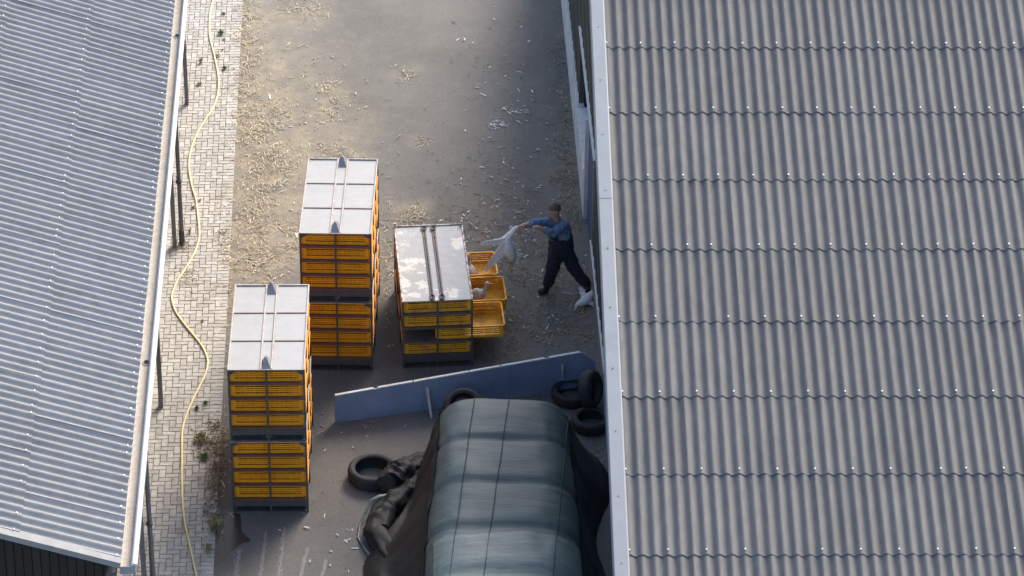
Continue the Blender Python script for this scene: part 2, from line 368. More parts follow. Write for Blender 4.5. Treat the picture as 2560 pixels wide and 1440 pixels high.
while Y < 61.5:
    Y1 = min(Y+bw, 61.5); z0 = ptop((Y+Y1)/2)+.002
    if Y1 > DOOR[0] and Y < WIN[1]: z0 = 2.52
    z1, z2 = roof_z(Y), roof_z(Y1)
    if min(z1, z2) > z0+.05:
        link('cladding_board', wallbox(Y+.006, Y1-.006, z0, z1, -.10, -.02+.012*((int(Y*5)) % 2), ztop2=z2).fixed('cladding_board'), 'cladding', rb)
    Y += bw
wpart('wall_core', 'interior_dark', 32.6, 47.3, .0, 2.0, -.3, -.105)
wpart('wall_core', 'interior_dark', 51.8, 61.5, .0, 2.0, -.3, -.105)
wpart('plinth', 'plinth_blue', 32.6, 43.3, 0, .92, -.1, .03)
wpart('plinth', 'plinth_dirty', 43.302, DOOR[0], 0, .60, -.1, .01)
wpart('plinth_flashing', 'white_trim', 42.2, DOOR[0]+.1, .602, .622, -.06, .022)
wpart('plinth', 'plinth', 51.702, 61.5, 0, .95, -.1, .03)
wpart('window_parapet', 'plinth', DOOR[1]+.2, 51.70, 0, .90, -.1, .032)
wpart('door_jamb', 'plinth', DOOR[1], DOOR[1]+.198, 0, 2.05, -.14, .03)
wpart('door_jamb', 'plinth_dirty', DOOR[0]-.1, DOOR[0]-.002, .64, 2.4, -.12, .0)
wpart('door', 'door_blue', DOOR[0]+.002, DOOR[1]-.002, .02, 2.42, -.10, -.04)
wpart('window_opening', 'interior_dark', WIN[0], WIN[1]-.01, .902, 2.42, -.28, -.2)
wpart('window_sill', 'white_trim', WIN[0], WIN[1]-.02, .902, .93, -.2, .05)
wpart('door_lintel', 'cladding', DOOR[0], 51.75, 2.422, 2.50, -.1, -.02)
wpart('sliding_rail', 'white_trim', 47.1, 51.9, 2.47, 2.50, -.02, .03)
pp = AT(1409, 45, 57.2)
link('downpipe', MB().tube([(wall_x(57.3)-.12, 57.3, .25), (wall_x(57.3)-.12, 57.3, 3.2)], .04, 8).mesh('downpipe'), 'plinth_blue', rb)
link('dark_box', MB().box(wall_x(56.6)-.16, wall_x(56.6)-.03, 56.5, 56.75, 1.05, 1.25, b=.03).mesh('dark_box'), 'interior_dark', rb)  # small dark box on the wall, gives no light
# near eave wall of the right barn (below the frame) and its end wall
link('eave_wall', MB().box(wall_x(32.5)+.05, 11.3, 32.3, 32.5, 0, 2.05).mesh('eave_wall'), 'plinth', rb)
link('end_wall', MB().box(11.1, 11.3, 32.52, 61.4, 0, 2.05).mesh('end_wall'), 'plinth', rb)
# ------------------------------------------------------------------ left barn
SLB = math.radians(19.0)
bd = Vector((-.0501, 1, 0)).normalized(); pr = Vector((bd.y, -bd.x, 0))      # along, outwards (to the yard)
ZE = 4.2
lb = thing('shed', 'long shed with pale corrugated roof, zinc gutter and black boarded gable', 'shed', (-9, 44, 0))
def lp(Y, out, z): return Vector((post_x(Y), Y, z))+pr*out
vl = -pr*math.cos(SLB)+Vector((0, 0, math.sin(SLB)))
YN = 33.62; NC = 26
O_L = lp(YN, .135, ZE+.03)
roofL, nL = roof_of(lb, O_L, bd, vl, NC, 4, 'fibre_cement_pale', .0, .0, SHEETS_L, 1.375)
top = O_L+vl*(4*1.375)
vlb = -pr*math.cos(SLB)-Vector((0, 0, math.sin(SLB)))
link('back_roof', MB().prism([top, top+bd*23, top+bd*23+vlb*6, top+vlb*6], Vector((0, 0, -.06))).fixed('back_roof'), 'fibre_cement_pale', lb)
link('ridge_cap', MB().tube([top-bd*.1, top+bd*23], .1, 12).mesh('ridge_cap'), 'fibre_cement_pale', lb)
# gutter: box gutter with rolled outer lip
LEN = 23.2
def gprof(prof, name, m, y0=-.12, ln=LEN, par=lb):
    o = lp(YN, 0, ZE)+bd*y0
    return link(name, MB().prism([o+pr*a+Vector((0, 0, b)) for a, b in prof], bd*ln).fixed(name), m, par)
gut = gprof([(.14, -.115), (.30, -.115), (.30, .0), (.307, .0), (.307, -.122), (.133, -.122), (.133, -.03), (.14, -.03)], 'gutter', 'gutter_zinc')
lipc = [lp(YN, .318, ZE+.005)+bd*(-.12+LEN*i/40) for i in range(41)]
link('gutter_lip', MB().tube(lipc, .044, 10).mesh('gutter_lip'), 'gutter_zinc', gut)
gprof([(.141, -.06), (.299, -.06), (.299, -.114), (.141, -.114)], 'gutter_dirt', 'gutter_dirt', par=gut, y0=-.1, ln=LEN-.05)
gprof([(.30, -.20), (.325, -.20), (.325, -.125), (.30, -.125)], 'gutter_fascia', 'pipe_grey', par=gut)
gprof([(.125, -.125), (.329, -.125), (.329, .0), (.125, .0)], 'gutter_end', 'flashing', y0=-.13, ln=.008, par=gut)
for k, Yo in enumerate((48.25, 38.35, 57.9)):
    if Yo < 56:
        c = lp(Yo, .215, ZE-.056)
        rg = MB(); n = 16
        ring = [[c+pr*(r_*math.cos(2*math.pi*i/n))*.9+bd*(r_*1.3*math.sin(2*math.pi*i/n))+Vector((0, 0, z)) for i in range(n+1)] for r_, z in ((.062, 0), (.058, .008), (.045, .008), (.04, -.03))]
        rg.grid(ring); link('outlet_ring', rg.mesh('outlet_ring'), 'gutter_dirt', gut)
        dk = MB().add([c+pr*(.05*.9*math.cos(2*math.pi*i/n))+bd*(.065*math.sin(2*math.pi*i/n))+Vector((0, 0, .001)) for i in range(n)], [tuple(range(n))])
        link('outlet_hole', dk.mesh('outlet_hole'), 'interior_dark', gut)
    if Yo < 57:
        q0 = lp(Yo, .215, ZE-.12); q1 = lp(Yo-.02, .125, ZE-.55); q2 = lp(Yo-.05, .125, .32); q3 = lp(Yo-.05, .125, .0)
        dp = link('downpipe', MB().tube([q0, q0-Vector((0, 0, .12)), q1, q2], .042, 10).mesh('downpipe'), 'pipe_grey', lb)
        link('pipe_socket', MB().tube([q2+Vector((0, 0, -.01)), q3], .052, 10).mesh('pipe_socket'), 'steel_dark', dp)
        for z in (1.3, 2.6):
            a = lp(Yo-.05, .125, z); mbk = MB().tube([a-Vector((0, 0, .025)), a+Vector((0, 0, .025))], .05, 10); mbk.tube([a, a-pr*.25], .008, 6)
            link('pipe_bracket', mbk.mesh('pipe_bracket'), 'steel_dark', dp)
for Yp in (53.23, 48.11, 43.18, 38.25, 33.75):
    a = lp(Yp, 0, 0); M = Matrix.Translation(a) @ Matrix.Rotation(math.atan(.0501), 4, 'Z')
    mb = MB(); mb.box(-.035, .035, -.045, -.037, 0, ZE-.1, M); mb.box(-.035, .035, .037, .045, 0, ZE-.1, M); mb.box(-.004, .004, -.037, .037, 0, ZE-.1, M); mb.box(-.06, .06, -.07, .07, 0, .015, M)
    link('post', mb.fixed('post'), 'post_grey', lb)
def lwall(o0, o1, z0, z1, y0, y1, name, m):
    return link(name, MB().prism([lp(y0, o0, z0), lp(y0, o1, z0), lp(y0, o1, z1), lp(y0, o0, z1)], bd*((y1-y0)/bd.y)).fixed(name), m, lb)
lwall(-.75, -.6, 0, ZE-.05, 33.9, 56.3, 'side_wall', 'plinth_dirty')
lwall(-.06, .06, ZE-.28, ZE-.1, 33.5, 56.3, 'eave_beam', 'steel_dark')
# near gable: boards, each one on its own, under the verge board
yg = 33.82
for k in range(46):
    a = -.02-k*.115; b = a-.105
    z1 = ZE-.13+(-a)*math.tan(SLB); z2 = ZE-.13+(-b)*math.tan(SLB)
    dpth = .03+.008*(k % 2)
    link('gable_board', MB().prism([lp(yg, a, .02), lp(yg, b, .02), lp(yg, b, z2), lp(yg, a, z1)], bd*dpth).fixed('gable_board'), 'black_board', lb)
vo = O_L-bd*.14
link('verge_board', MB().prism([vo+nL*-.05, vo+nL*.035, vo+nL*.035+bd*.16, vo+nL*.02+bd*.165, vo+nL*.01+bd*.03, vo+nL*-.05+bd*.02], vl*(4*1.375)).fixed('verge_board'), 'fibre_cement_pale', lb)
link('gable_core', MB().prism([lp(yg+.06, -.05, 0), lp(yg+.06, -5.2, 0), lp(yg+.06, -5.2, ZE+1.5), lp(yg+.06, -.05, ZE-.2)], bd*.1).fixed('gable_core'), 'interior_dark', lb)
# ------------------------------------------------------------------ crate modules
MW, ML = 1.1725, 2.391
def drawer_parts(LX, LY, HT):
    """drawer lying along X (LX long), LY wide, HT high, origin bottom middle"""
    parts = {}; t = .014; r = .05; n = 5
    def rr(lx, ly, rad, z):
        pts = []
        for cx, cy, a0 in ((lx/2-rad, ly/2-rad, 0), (-lx/2+rad, ly/2-rad, 90), (-lx/2+rad, -ly/2+rad, 180), (lx/2-rad, -ly/2+rad, 270)):
            for i in range(n+1):
                a = math.radians(a0+90*i/n); pts.append((cx+rad*math.cos(a), cy+rad*math.sin(a), z))
        return pts
    tr = MB()
    lo, li = rr(LX-.03, LY-.03, r, 0), rr(LX-.03-2*t, LY-.03-2*t, r-t, .012); lo2, li2 = rr(LX-.02, LY-.02, r, .035), rr(LX-.02-2*t, LY-.02-2*t, r-t, .035)
    def ringq(a, b, flip=False):
        m = len(a); tr.add(a+b, [(i, (i+1) % m, m+(i+1) % m, m+i) for i in range(m)], True)
    ringq(lo, lo2); ringq(lo2, li2); ringq(li2, li); tr.add(li, [tuple(range(len(li)))]); tr.add(lo, [tuple(range(len(lo)-1, -1, -1))])
    for sx in (-1, 1):
        for sy in (-1, 1):
            cx, cy = sx*(LX/2-.01-r), sy*(LY/2-.01-r); a0 = math.atan2(sy, sx)-math.pi/4
            o, i_ = [], []
            for k in range(n+1):
                a = a0+math.pi/2*k/n
                o.append((cx+r*math.cos(a), cy+r*math.sin(a))); i_.append((cx+(r-t)*math.cos(a), cy+(r-t)*math.sin(a)))
            tr.grid([[(x, y, z) for x, y in o] for z in (.034, HT-.01)]); tr.grid([[(x, y, z) for x, y in i_] for z in (.034, HT-.01)])
    parts['tray'] = tr.fixed('tray')
    def wall(length):
        mb = MB(); h0, h1 = .034, HT-.012; hl = length/2
        mb.box(-hl, hl, -t/2, t/2, h0, h0+.022); mb.box(-hl, hl, -t/2, t/2, h1-.024, h1)
        mb.box(-hl, -hl+.04, -t/2, t/2, h0+.022, h1-.024); mb.box(hl-.04, hl, -t/2, t/2, h0+.022, h1-.024)
        g0, g1 = h0+.022, h1-.024
        for k in range(3):
            z = g0+(g1-g0)*(k+1)/4; mb.box(-hl+.04, hl-.04, -.005, .002, z-.012, z+.012)
        m_ = int(length/.075)
        for k in range(1, m_):
            x = -hl+.04+(length-.08)*k/m_; mb.box(x-.004, x+.004, -.0025, .0025, g0, g1)
        return mb
    parts['long'] = wall(LX-.02-2*r).fixed('side_grille'); parts['short'] = wall(LY-.02-2*r).fixed('end_grille')
    rm = MB()
    A_, B_, C_, D_ = rr(LX, LY, r+.01, HT-.012), rr(LX, LY, r+.01, HT), rr(LX-.05, LY-.05, r-.01, HT), rr(LX-.05, LY-.05, r-.01, HT-.012)
    m = len(A_)
    for a, b in ((A_, B_), (B_, C_), (C_, D_), (D_, A_)): rm.add(a+b, [(i, (i+1) % m, m+(i+1) % m, m+i) for i in range(m)], False)
    parts['rim'] = rm.fixed('rim')
    return parts
DLX, DLY, DH = 1.168, .742, .229
DP = drawer_parts(DLX, DLY, DH)
DPD = {k: v.copy() for k, v in DP.items()}
TIER = .2795
ORD = ['top', 'second', 'third', 'bottom']; COLN = ['nearest', 'middle', 'farthest']
def drawer(M0, x, y, z, label, dirty=False, group='orange drawers in the crate stacks'):
    P_ = DPD if dirty else DP; m = 'orange_dirty' if dirty else 'orange_plastic'
    o = thing('poultry_drawer', label, 'drawer', M0 @ Vector((x, y, z)), M0.to_euler().z+rnd.uniform(-.006, .006), group)
    link('tray', P_['tray'], m, o, world=False); link('rim', P_['rim'], m, o, world=False)
    for s in (-1, 1):
        link('side_grille', P_['long'], m, o, Matrix.Translation((0, s*(DLY/2-.017), 0)), world=False)
        link('end_grille', P_['short'], m, o, Matrix.Translation((s*(DLX/2-.017), 0, 0)) @ Matrix.Rotation(math.pi/2, 4, 'Z'), world=False)
    return o
def cached(key, fn, _c={}):
    if key not in _c: _c[key] = fn()
    return _c[key]
def bx(key, *a, **k): return cached(key+str(a), lambda: MB().box(*a, **k).mesh(key))
def module(loc, rz, hgt, label, phrase, style, pulled=None, with_top=True):
    """origin: front bottom middle. x across, y into depth"""
    o = thing('crate_module', label, 'crate module', loc, rz, 'steel crate modules')
    M0 = Matrix.Translation(loc) @ Matrix.Rotation(rz, 4, 'Z')
    fr = 'frame_grey'; z0 = .215; hw = MW/2; tp = (hgt-z0)/4
    def part(name, m, *b, **k): return link(name, bx(name+m, *b, **k), m, o, world=False)
    for sx in (-1, 1):
        for k in range(4):
            y = k*ML/3; y0, y1 = (y, y+.035) if k == 0 else ((y-.035, y) if k == 3 else (y-.0175, y+.0175))
            x0, x1 = (-hw, -hw+.03) if sx < 0 else (hw-.03, hw)
            part('corner_post' if k in (0, 3) else 'side_post', fr, x0, x1, y0, y1, .0, hgt-.002)
        for t in range(1, 4):
            x0, x1 = (-hw+.004, -hw+.026) if sx < 0 else (hw-.026, hw-.004)
            part('side_rail', 'rail_brown', x0+(.012 if sx<0 else -.03), x1+(.03 if sx<0 else -.012), .036, ML-.036, z0+t*tp-.01, z0+t*tp+.014)
    for y0, y1 in ((-.004, .02), (ML-.02, ML+.004)):
        part('centre_post', fr, -.014, .014, y0, y1, .0, hgt-.004)
    for t in range(4):
        z = z0+t*tp
        for y0, y1 in ((.002, .03), (ML-.03, ML-.002)):
            part('shelf_rail', 'rail_brown' if style == 'new' else fr, -hw+.031, hw-.031, y0, y1, z+.001, z+.037)
        part('shelf', 'steel_dark', -hw+.031, hw-.031, .032, ML-.032, z+.027, z+.035)
    # base with fork openings
    for y0, y1 in ((.0, .05), (ML-.05, ML)):
        part('base_beam', fr, -hw+.0305, hw-.0305, y0+.001, y1-.001, .112, .213)
        part('base_skid', fr, -hw+.0305, -.016, y0, y1, .0, .018); part('base_skid', fr, .016, hw-.0305, y0, y1, .0, .018)
    for xa in (-hw+.031, hw-.061): part('light_stop_runner', fr, xa, xa+.03, .052, ML-.052, .0, .113)  # side runners added to stop light coming through the fork gap
    part('base_deck', 'interior_dark', -hw+.031, hw-.031, .051, ML-.051, .12, .20)
    # top
    pm = 'galvanised' if style == 'new' else 'galvanised_stained'; rmn = 'rim_paint' if style == 'new' else 'rim_flaking'
    z1 = hgt
    for sx in (-1, 1):
        part('top_rim', rmn, *( (-hw+.001, -hw+.022) if sx < 0 else (hw-.022, hw-.001)), .001, ML-.001, z1, z1+.022)
    part('top_rim', 'frame_grey' if style != 'new' else 'galvanised', -hw+.023, hw-.023, .001, .016, z1, z1+.014)
    part('top_rim', rmn, -hw+.023, hw-.023, ML-.02, ML-.001, z1, z1+.024)
    if style == 'new':
        for sx in (-1, 1):
            for k in range(3):
                ya, yb = .017+k*(ML-.037)/3+(.012 if k else 0), .017+(k+1)*(ML-.037)/3-(.012 if k < 2 else 0)
                part('top_panel', pm, *((-hw+.023, -.098) if sx < 0 else (.098, hw-.023)), ya, yb, z1-.012, z1+.002)
            part('long_bar', rmn, *((-.096, -.070) if sx < 0 else (.070, .096)), .017, ML-.021, z1-.01, z1+.020)
            for k in (1, 2):
                y = .017+k*(ML-.037)/3
                part('cross_bar', 'rail_brown', *((-hw+.023, -.097) if sx < 0 else (.097, hw-.023)), y-.011, y+.011, z1-.01, z1+.012)
        for k in range(3):
            ya, yb = .017+k*(ML-.037)/3+(.012 if k else 0), .017+(k+1)*(ML-.037)/3-(.012 if k < 2 else 0)
            part('centre_panel', pm, -.069, .069, ya, yb, z1-.012, z1+.0)
            if k: part('cross_bar', 'rail_brown', -.069, .069, ya-.023, ya-.001, z1-.01, z1+.010)
        for yy in (.02, ML-.27):
            def hood():
                b = MB(); a = [(-.075, 0, 0), (.075, 0, 0), (.075, .25, 0), (-.075, .25, 0)]; ap = [(-.008, .15, .12), (.008, .15, .12), (.008, .21, .12), (-.008, .21, .12)]
                return b.add(a+ap, [(3, 2, 1, 0), (4, 5, 6, 7), (0, 1, 5, 4), (1, 2, 6, 5), (2, 3, 7, 6), (3, 0, 4, 7)]).fixed('stacking_guide')
            link('stacking_guide', cached('hood', hood), 'guide_grey', o, Matrix.Translation((0, yy, z1+.001)), world=False)
        for sx in (-1, 1):
            def gus():
                return MB().prism([(0, 0, 0), (-.10, 0, 0), (-.075, 0, -.035), (0, 0, -.075)], (0, .008, 0)).fixed('gusset')
            if True: link('gusset', cached('gus', gus), 'frame_grey', o, Matrix.Translation((sx*(hw-.031), -.008, z1-.004)) @ Matrix.Diagonal((sx, 1, 1, 1)), world=False)
    else:
        for sx in (-1, 1):
            part('top_panel', pm, *((-hw+.023, -.115) if sx < 0 else (.115, hw-.023)), .017, ML-.021, z1-.012, z1+.002)
            for xx in (.062, .098):
                part('long_bar', 'frame_grey', sx*xx-.011, sx*xx+.011, .017, ML-.021, z1-.01, z1+.020)
            for yy in (.1, ML-.12):
                pts = [(sx*.08+.04*math.cos(a), yy+.075*math.sin(a), z1+.03) for a in [2*math.pi*i/14 for i in range(15)]]
                link('lifting_loop', MB().tube(pts, .010, 6, cap=False).mesh('lifting_loop'), 'frame_grey', o, world=False)
            part('corner_peg', 'rim_flaking', *((-hw+.0, -hw+.035) if sx < 0 else (hw-.035, hw)), ML-.05, ML-.01, z1+.023, z1+.09)
        part('centre_panel', pm, -.05, .05, .017, ML-.021, z1-.012, z1+.0)
    for t in range(4):
        for c in range(3):
            z = z0+(3-t)*tp+.038
            off = (pulled or {}).get((t, c), 0)
            if off: lab = {0: 'orange drawer pulled out nearest the blue board, empty', 1: 'orange drawer pulled out farthest with a standing duck in it', 2: 'orange drawer pulled out behind the others, under the swung duck'}[c]
            else: lab = f'orange drawer, {ORD[t]} tier, {COLN[c]} column, {phrase}'
            drawer(M0, off, ML/6+c*ML/3+(.0 if c else .012), z, lab, dirty=(style != 'new'))
    return o, M0
module((-3.7089, 40.376, 0), .0294, 1.330, 'lower grey steel crate module of the front left stack', 'lower half of front left stack', 'new')
module((-3.7089, 40.376, 1.357), .0294, 1.3065, 'upper crate module of the front left stack, white top with two guides', 'upper half of front left stack', 'new')
module((-2.8706, 44.327, 0), -.0037, 1.330, 'lower steel crate module of the back stack, half hidden behind the front one', 'lower half of back stack', 'new')
module((-2.8706, 44.327, 1.357), -.0037, 1.3065, 'upper crate module of the back stack, white top farthest from the tyres', 'upper half of back stack', 'new')
PULL = {(2, 0): .545, (2, 1): .64, (2, 2): .56}
m3, M3 = module((-1.221, 44.468, 0), .0941, 1.30, 'single weathered crate module with stained top and three pulled out drawers', 'single weathered module', 'old', pulled=PULL)
# ------------------------------------------------------------------ blue board with struts
B0, B1 = G(838, 1057), G(1490, 978); B1.y = B0.y+(B1.x-B0.x)*.268
bdv = (B1-B0).normalized(); bnv = Vector((bdv.y, -bdv.x, 0))
bb = thing('barrier_board', 'long low blue board barrier with white top edge behind the tyres', 'barrier', tuple((B0+B1)/2))
LB = (B1-B0).length
def bp(s, z, t=0): return B0+bdv*s+bnv*t+Vector((0, 0, z))
npan = 3
def bh_(s): return .52+.20*s/LB
for k in range(npan):
    s0, s1 = LB*k/npan+.003, LB*(k+1)/npan-.003
    poly = [bp(s0, 0), bp(s1, 0), bp(s1, bh_(s1)), bp(s0, bh_(s0))]
    if k == npan-1: poly = [bp(s0, 0), bp(s1-.06, 0), bp(s1, .2), bp(s1-.02, .5), bp(s1-.25, bh_(s1)-.01), bp(s0, bh_(s0))]
    link('board_panel', MB().prism(poly, bnv*-.035).fixed('board_panel'), 'board_blue', bb)
s = .0
while s < LB-.3:
    e = min(s+rnd.uniform(.5, 1.3), LB-.28)
    link('edge_strip', MB().prism([bp(s+.01, bh_(s)+.002, .006), bp(e-.01, bh_(e)+.002, .006), bp(e-.01, bh_(e)+.022, .006), bp(s+.01, bh_(s)+.022, .006)], bnv*-.045).fixed('edge_strip'), 'white_trim', bb)
    s = e+rnd.choice([0, 0, .05])
for (tx, ty, fx, fy) in ((1064, 975, 1078, 1043), (1392, 912, 1404, 950)):
    ft = G(fx, fy) if fx < 1200 else G(fx, fy+20)
    s = (ft-B0).dot(bdv); tpz = bp(s-.02, bh_(s)*.78, .012); d_ = (ft-tpz).normalized(); side = bdv*.022
    mb = MB().prism([tpz-side, tpz+side, ft+side, ft-side], bnv*.014+Vector((0, 0, .01)))
    mb.prism([tpz-side*.3, tpz+side*.3, ft+side*.3, ft-side*.3], bnv*.05)
    link('strut', mb.fixed('strut'), 'plinth', bb)
# ------------------------------------------------------------------ tyres
def tyre_mesh(Ro, Ri, Wd):
    def bld():
        prof = [(Ri, -Wd*.36), (Ri+.012, -Wd*.44), (Ri+(Ro-Ri)*.45, -Wd*.52), (Ro-.035, -Wd*.47), (Ro-.008, -Wd*.36), (Ro, -Wd*.2), (Ro-.004, -Wd*.1), (Ro, 0), (Ro-.004, Wd*.1), (Ro, Wd*.2), (Ro-.008, Wd*.36), (Ro-.035, Wd*.47), (Ri+(Ro-Ri)*.45, Wd*.52), (Ri+.012, Wd*.44), (Ri, Wd*.36),
                (Ri+.012, Wd*.33), (Ro-.05, Wd*.36), (Ro-.022, Wd*.2), (Ro-.022, -Wd*.2), (Ro-.05, -Wd*.36), (Ri+.012, -Wd*.33)]
        n = 44; mb = MB(); rows = []
        for i in range(n+1):
            a = 2*math.pi*i/n; gr = .004*(i % 2)
            rows.append([((r_-(gr if r_ > Ro-.03 and k < 15 and abs(z) < Wd*.4 else 0))*math.cos(a), (r_-(gr if r_ > Ro-.03 and k < 15 and abs(z) < Wd*.4 else 0))*math.sin(a), z) for k, (r_, z) in enumerate(prof+[prof[0]])])
        mb.grid(rows); return mb.fixed('tyre')
    return cached('tyre%s%s%s' % (Ro, Ri, Wd), bld)
def tyre(name_label, c, Ro, Ri, Wd, rx=0, ry=0, rz=0):
    M = Matrix.Translation(c) @ Matrix.Rotation(rz, 4, 'Z') @ Matrix.Rotation(rx, 4, 'X') @ Matrix.Rotation(ry, 4, 'Y')
    o = link('tyre', tyre_mesh(Ro, Ri, Wd), 'rubber', None, M); return tag(o, name_label, 'tyre', 'old tyres lying in the yard')
c = G(932, 1168, .22); tyre('large black tyre lying flat left of the green bale row', (c.x, c.y, .12), .40, .275, .23)
c = G(1160, 1000, .2); tyre('tyre tilted between blue board and far end of the bale row', (c.x, 42.88, .29), .33, .21, .2, rx=math.radians(30))
c = G(1428, 972, .2); tyre('tyre lying flat by the right strut of the blue board', (c.x, c.y, .105), .33, .215, .2, rz=.4)
c = G(1480, 1040, .2); c5 = Vector((c.x-.02, c.y, .1)); tyre('lowest of the tyres against the barn wall, lying flat', c5, .32, .2, .195, rz=1)
c = G(1476, 985, .35); tyre('tyre leaning upright on two others by the barn wall', (c.x, c.y+.02, .44), .31, .2, .2, rx=math.radians(76), rz=1.15)
# ------------------------------------------------------------------ wrapped bale row
HM = 1.42
bale = thing('wrapped_bale_row', 'long row of bales wrapped in green film with dark straps', 'bale row', (-.1, 38.5, 0))
YF, YNr = 41.86, 33.6
def axis(Y):   # centre line X and half width
    t = (YF-Y)
    return -.12+.012*t, 1.10+.045*min(t, 3.5)
def ribs(Y):
    ph = ((YF-.25-Y) % 1.12)/1.12
    return -.055*math.exp(-((ph-.98)/.06)**2)-.055*math.exp(-((ph+.02)/.06)**2)-.05*(ph-.5)**2*2
def bale_pt(Y, a, off=0.0):
    """a: -1..1 across from left foot to right foot over the top"""
    cx, hw = axis(Y); th = a*math.pi/2; ex = .42
    s_, c_ = math.sin(th), math.cos(th)
    x = math.copysign(abs(s_)**ex, s_); z = abs(c_)**.5
    e = max(0, (Y-(YF-.42))/.42); end = math.sqrt(max(0, 1-min(1, e)**2.4))
    rb_ = ribs(Y)*(1-.5*abs(x))
    hw2 = (hw+rb_*.6+off)*(.88+.12*end); hz = (HM+rb_+off)*(.62+.38*end)
    sag = .03*fbm((x*2, Y*1.3, 4))
    bow = -.06*x*x
    return Vector((cx+x*hw2+.02*fbm((Y*1.5, a*3, 1)), Y+.0, max(.0, z*hz+sag*z+bow*z)))
ys_ = [YF-(YF-YNr)*i/150 for i in range(151)]
aa = [-1+2*j/60 for j in range(61)]
mb = MB().grid([[bale_pt(y, a) for a in aa] for y in ys_])
n0 = [bale_pt(YF, a) for a in aa]; cx, hw = axis(YF)
mb.add(n0+[Vector((p.x*.96, YF+.05, p.z*.9)) for p in n0]+[Vector((cx, YF+.06, .3))], [(i, 62+i-1 if i else 61, 62+i, i+1) for i in range(60)]+[(61+i, 122, 62+i) for i in range(60)], True)
film = link('film', mb.fixed('film'), 'film_green', bale)
for px0, py0, px1, py1 in ((1186, 1000, 1140, 1330), (1272, 1000, 1225, 1330), (1418, 1060, 1385, 1400)):
    pts = []
    for i in range(60):
        t = i/59; Y = YF-.12-t*6.6
        q = PX
        xpix = None
        # choose the across position from the strap's line in the picture
        lo, hi = -.97, .97
        for _ in range(22):
            md = (lo+hi)/2; P_ = bale_pt(Y, md); X_, Y_ = PX(P_); want = px0+(px1-px0)*(Y_-py0)/(py1-py0)
            if X_ < want: lo = md
            else: hi = md
        pts.append(bale_pt(Y, lo, .010)+Vector((.004*math.sin(i*.5), 0, .004)))
    link('strap', MB().tube(pts, .0075, 6).mesh('strap'), 'strap', bale)
# paler film laid over the near bales
ov = []
for i in range(46):
    Y = 38.05-i*.1
    ov.append([bale_pt(Y+(.10*fbm((a*6, 2, 2)) if i < 2 else 0), a, .014) for a in [-.42+.98*j/40 for j in range(41)]])
link('film_overlap', MB().grid(ov).mesh('film_overlap'), 'film_pale', bale)
# black plastic skirts down both sides
def skirt(side, name, label):
    rows = []
    ny = 70
    for i in range(ny):
        t = i/(ny-1); Y = YF+.05-t*(YF-YNr)
        row = []
        cx, hw = axis(Y)
        for j in range(26):
            s_ = j/25
            if side < 0:
                reach = .18+.62*min(1, t*3.2)**1.2*(1-.25*max(0, t-.35)/.65)+.10*math.sin(t*23)*min(1, t*6)
                a0 = .56-.06*math.sin(t*9)
            else:
                reach = .34+.16*math.exp(-((t-.08)/.1)**2)+.10*math.sin(t*17); a0 = .60
            if s_ < .45:
                a = a0+(1-a0)*.35*s_/.45; p = bale_pt(Y, side*a, .02)
            else:
                q = (s_-.45)/.55; top_ = bale_pt(Y, side*(a0+(1-a0)*.35), .02)
                dst = Vector((cx+side*(hw+reach), Y-(.12 if side < 0 else 0), .015))
                p = top_.lerp(dst, q); p.z = top_.z*(1-q)**1.35+.015*q
                if q > .6: p.z += .11*max(0, math.sin((q-.6)/.4*math.pi))*(1+.6*math.sin(t*31))*(1 if side < 0 else .4)
            p += Vector((.03*fbm((Y*2.2, s_*3, side)), .0, .0))*1.0
            p.z = max(.012, p.z+.025*fbm((Y*3.4, s_*4, 7+side))*min(1, s_*3))
            row.append(p)
        rows.append(row)
    return link(name, MB().grid(rows).fixed(name), 'black_plastic', bale)
skirt(-1, 'black_skirt', ''); skirt(1, 'black_skirt', '')
# bunched black sheeting beside the row, lying over the big tyre
def lump_sheet(name, label, pts, rad, seed):
    rows = []; n = 26
    P_ = [Vector(p) for p in pts]
    m = len(P_)
    for i in range((m-1)*14+1):
        t = i/14; k = min(int(t), m-2); f = t-k
        p = P_[k].lerp(P_[k+1], f); r_ = rad[k]*(1-f)+rad[k+1]*f
        d_ = (P_[k+1]-P_[k]); d_.z = 0; d_.normalize(); sd2 = Vector((d_.y, -d_.x, 0))
        row = []
        for j in range(n+1):
            a = math.pi*2*j/n; rr_ = r_*(1.10-.55*abs(fbm((i*.09, math.cos(a)*1.1, math.sin(a)*1.1+seed), 3))+.10*fbm((i*.25, math.cos(a)*2, math.sin(a)*2+seed+9), 3))
            row.append(p+sd2*(rr_*1.15*math.cos(a))+Vector((0, 0, max(-p.z+.004, rr_*.95*math.sin(a)))))
        rows.append(row)
    mb = MB().grid(rows); o = link(name, mb.fixed(name), 'black_plastic'); return tag(o, label, 'sheeting')
lump_sheet('plastic_sheeting', 'bunched black plastic sheeting draped over the big tyre', [G(1075, 1140, .2), G(1035, 1160, .22), G(1000, 1180, .26), G(975, 1205, .22), G(985, 1235, .12)], [.10, .17, .20, .19, .09], 1)
lump_sheet('plastic_sheeting', 'rolled black plastic edge curving toward the bottom of the picture', [G(1060, 1200, .25), G(1010, 1235, .2), G(960, 1275, .16), G(940, 1330, .14), G(990, 1410, .14), G(1010, 1500, .1)], [.12, .16, .17, .17, .16, .1], 5)
fp = [G(990, 1237, .20), G(950, 1240, .24), G(928, 1252, .22), G(915, 1280, .10), G(900, 1310, .03), G(895, 1345, .02), G(915, 1375, .02), G(935, 1400, .03), G(938, 1450, .03), G(936, 1500, .03)]
rows = []
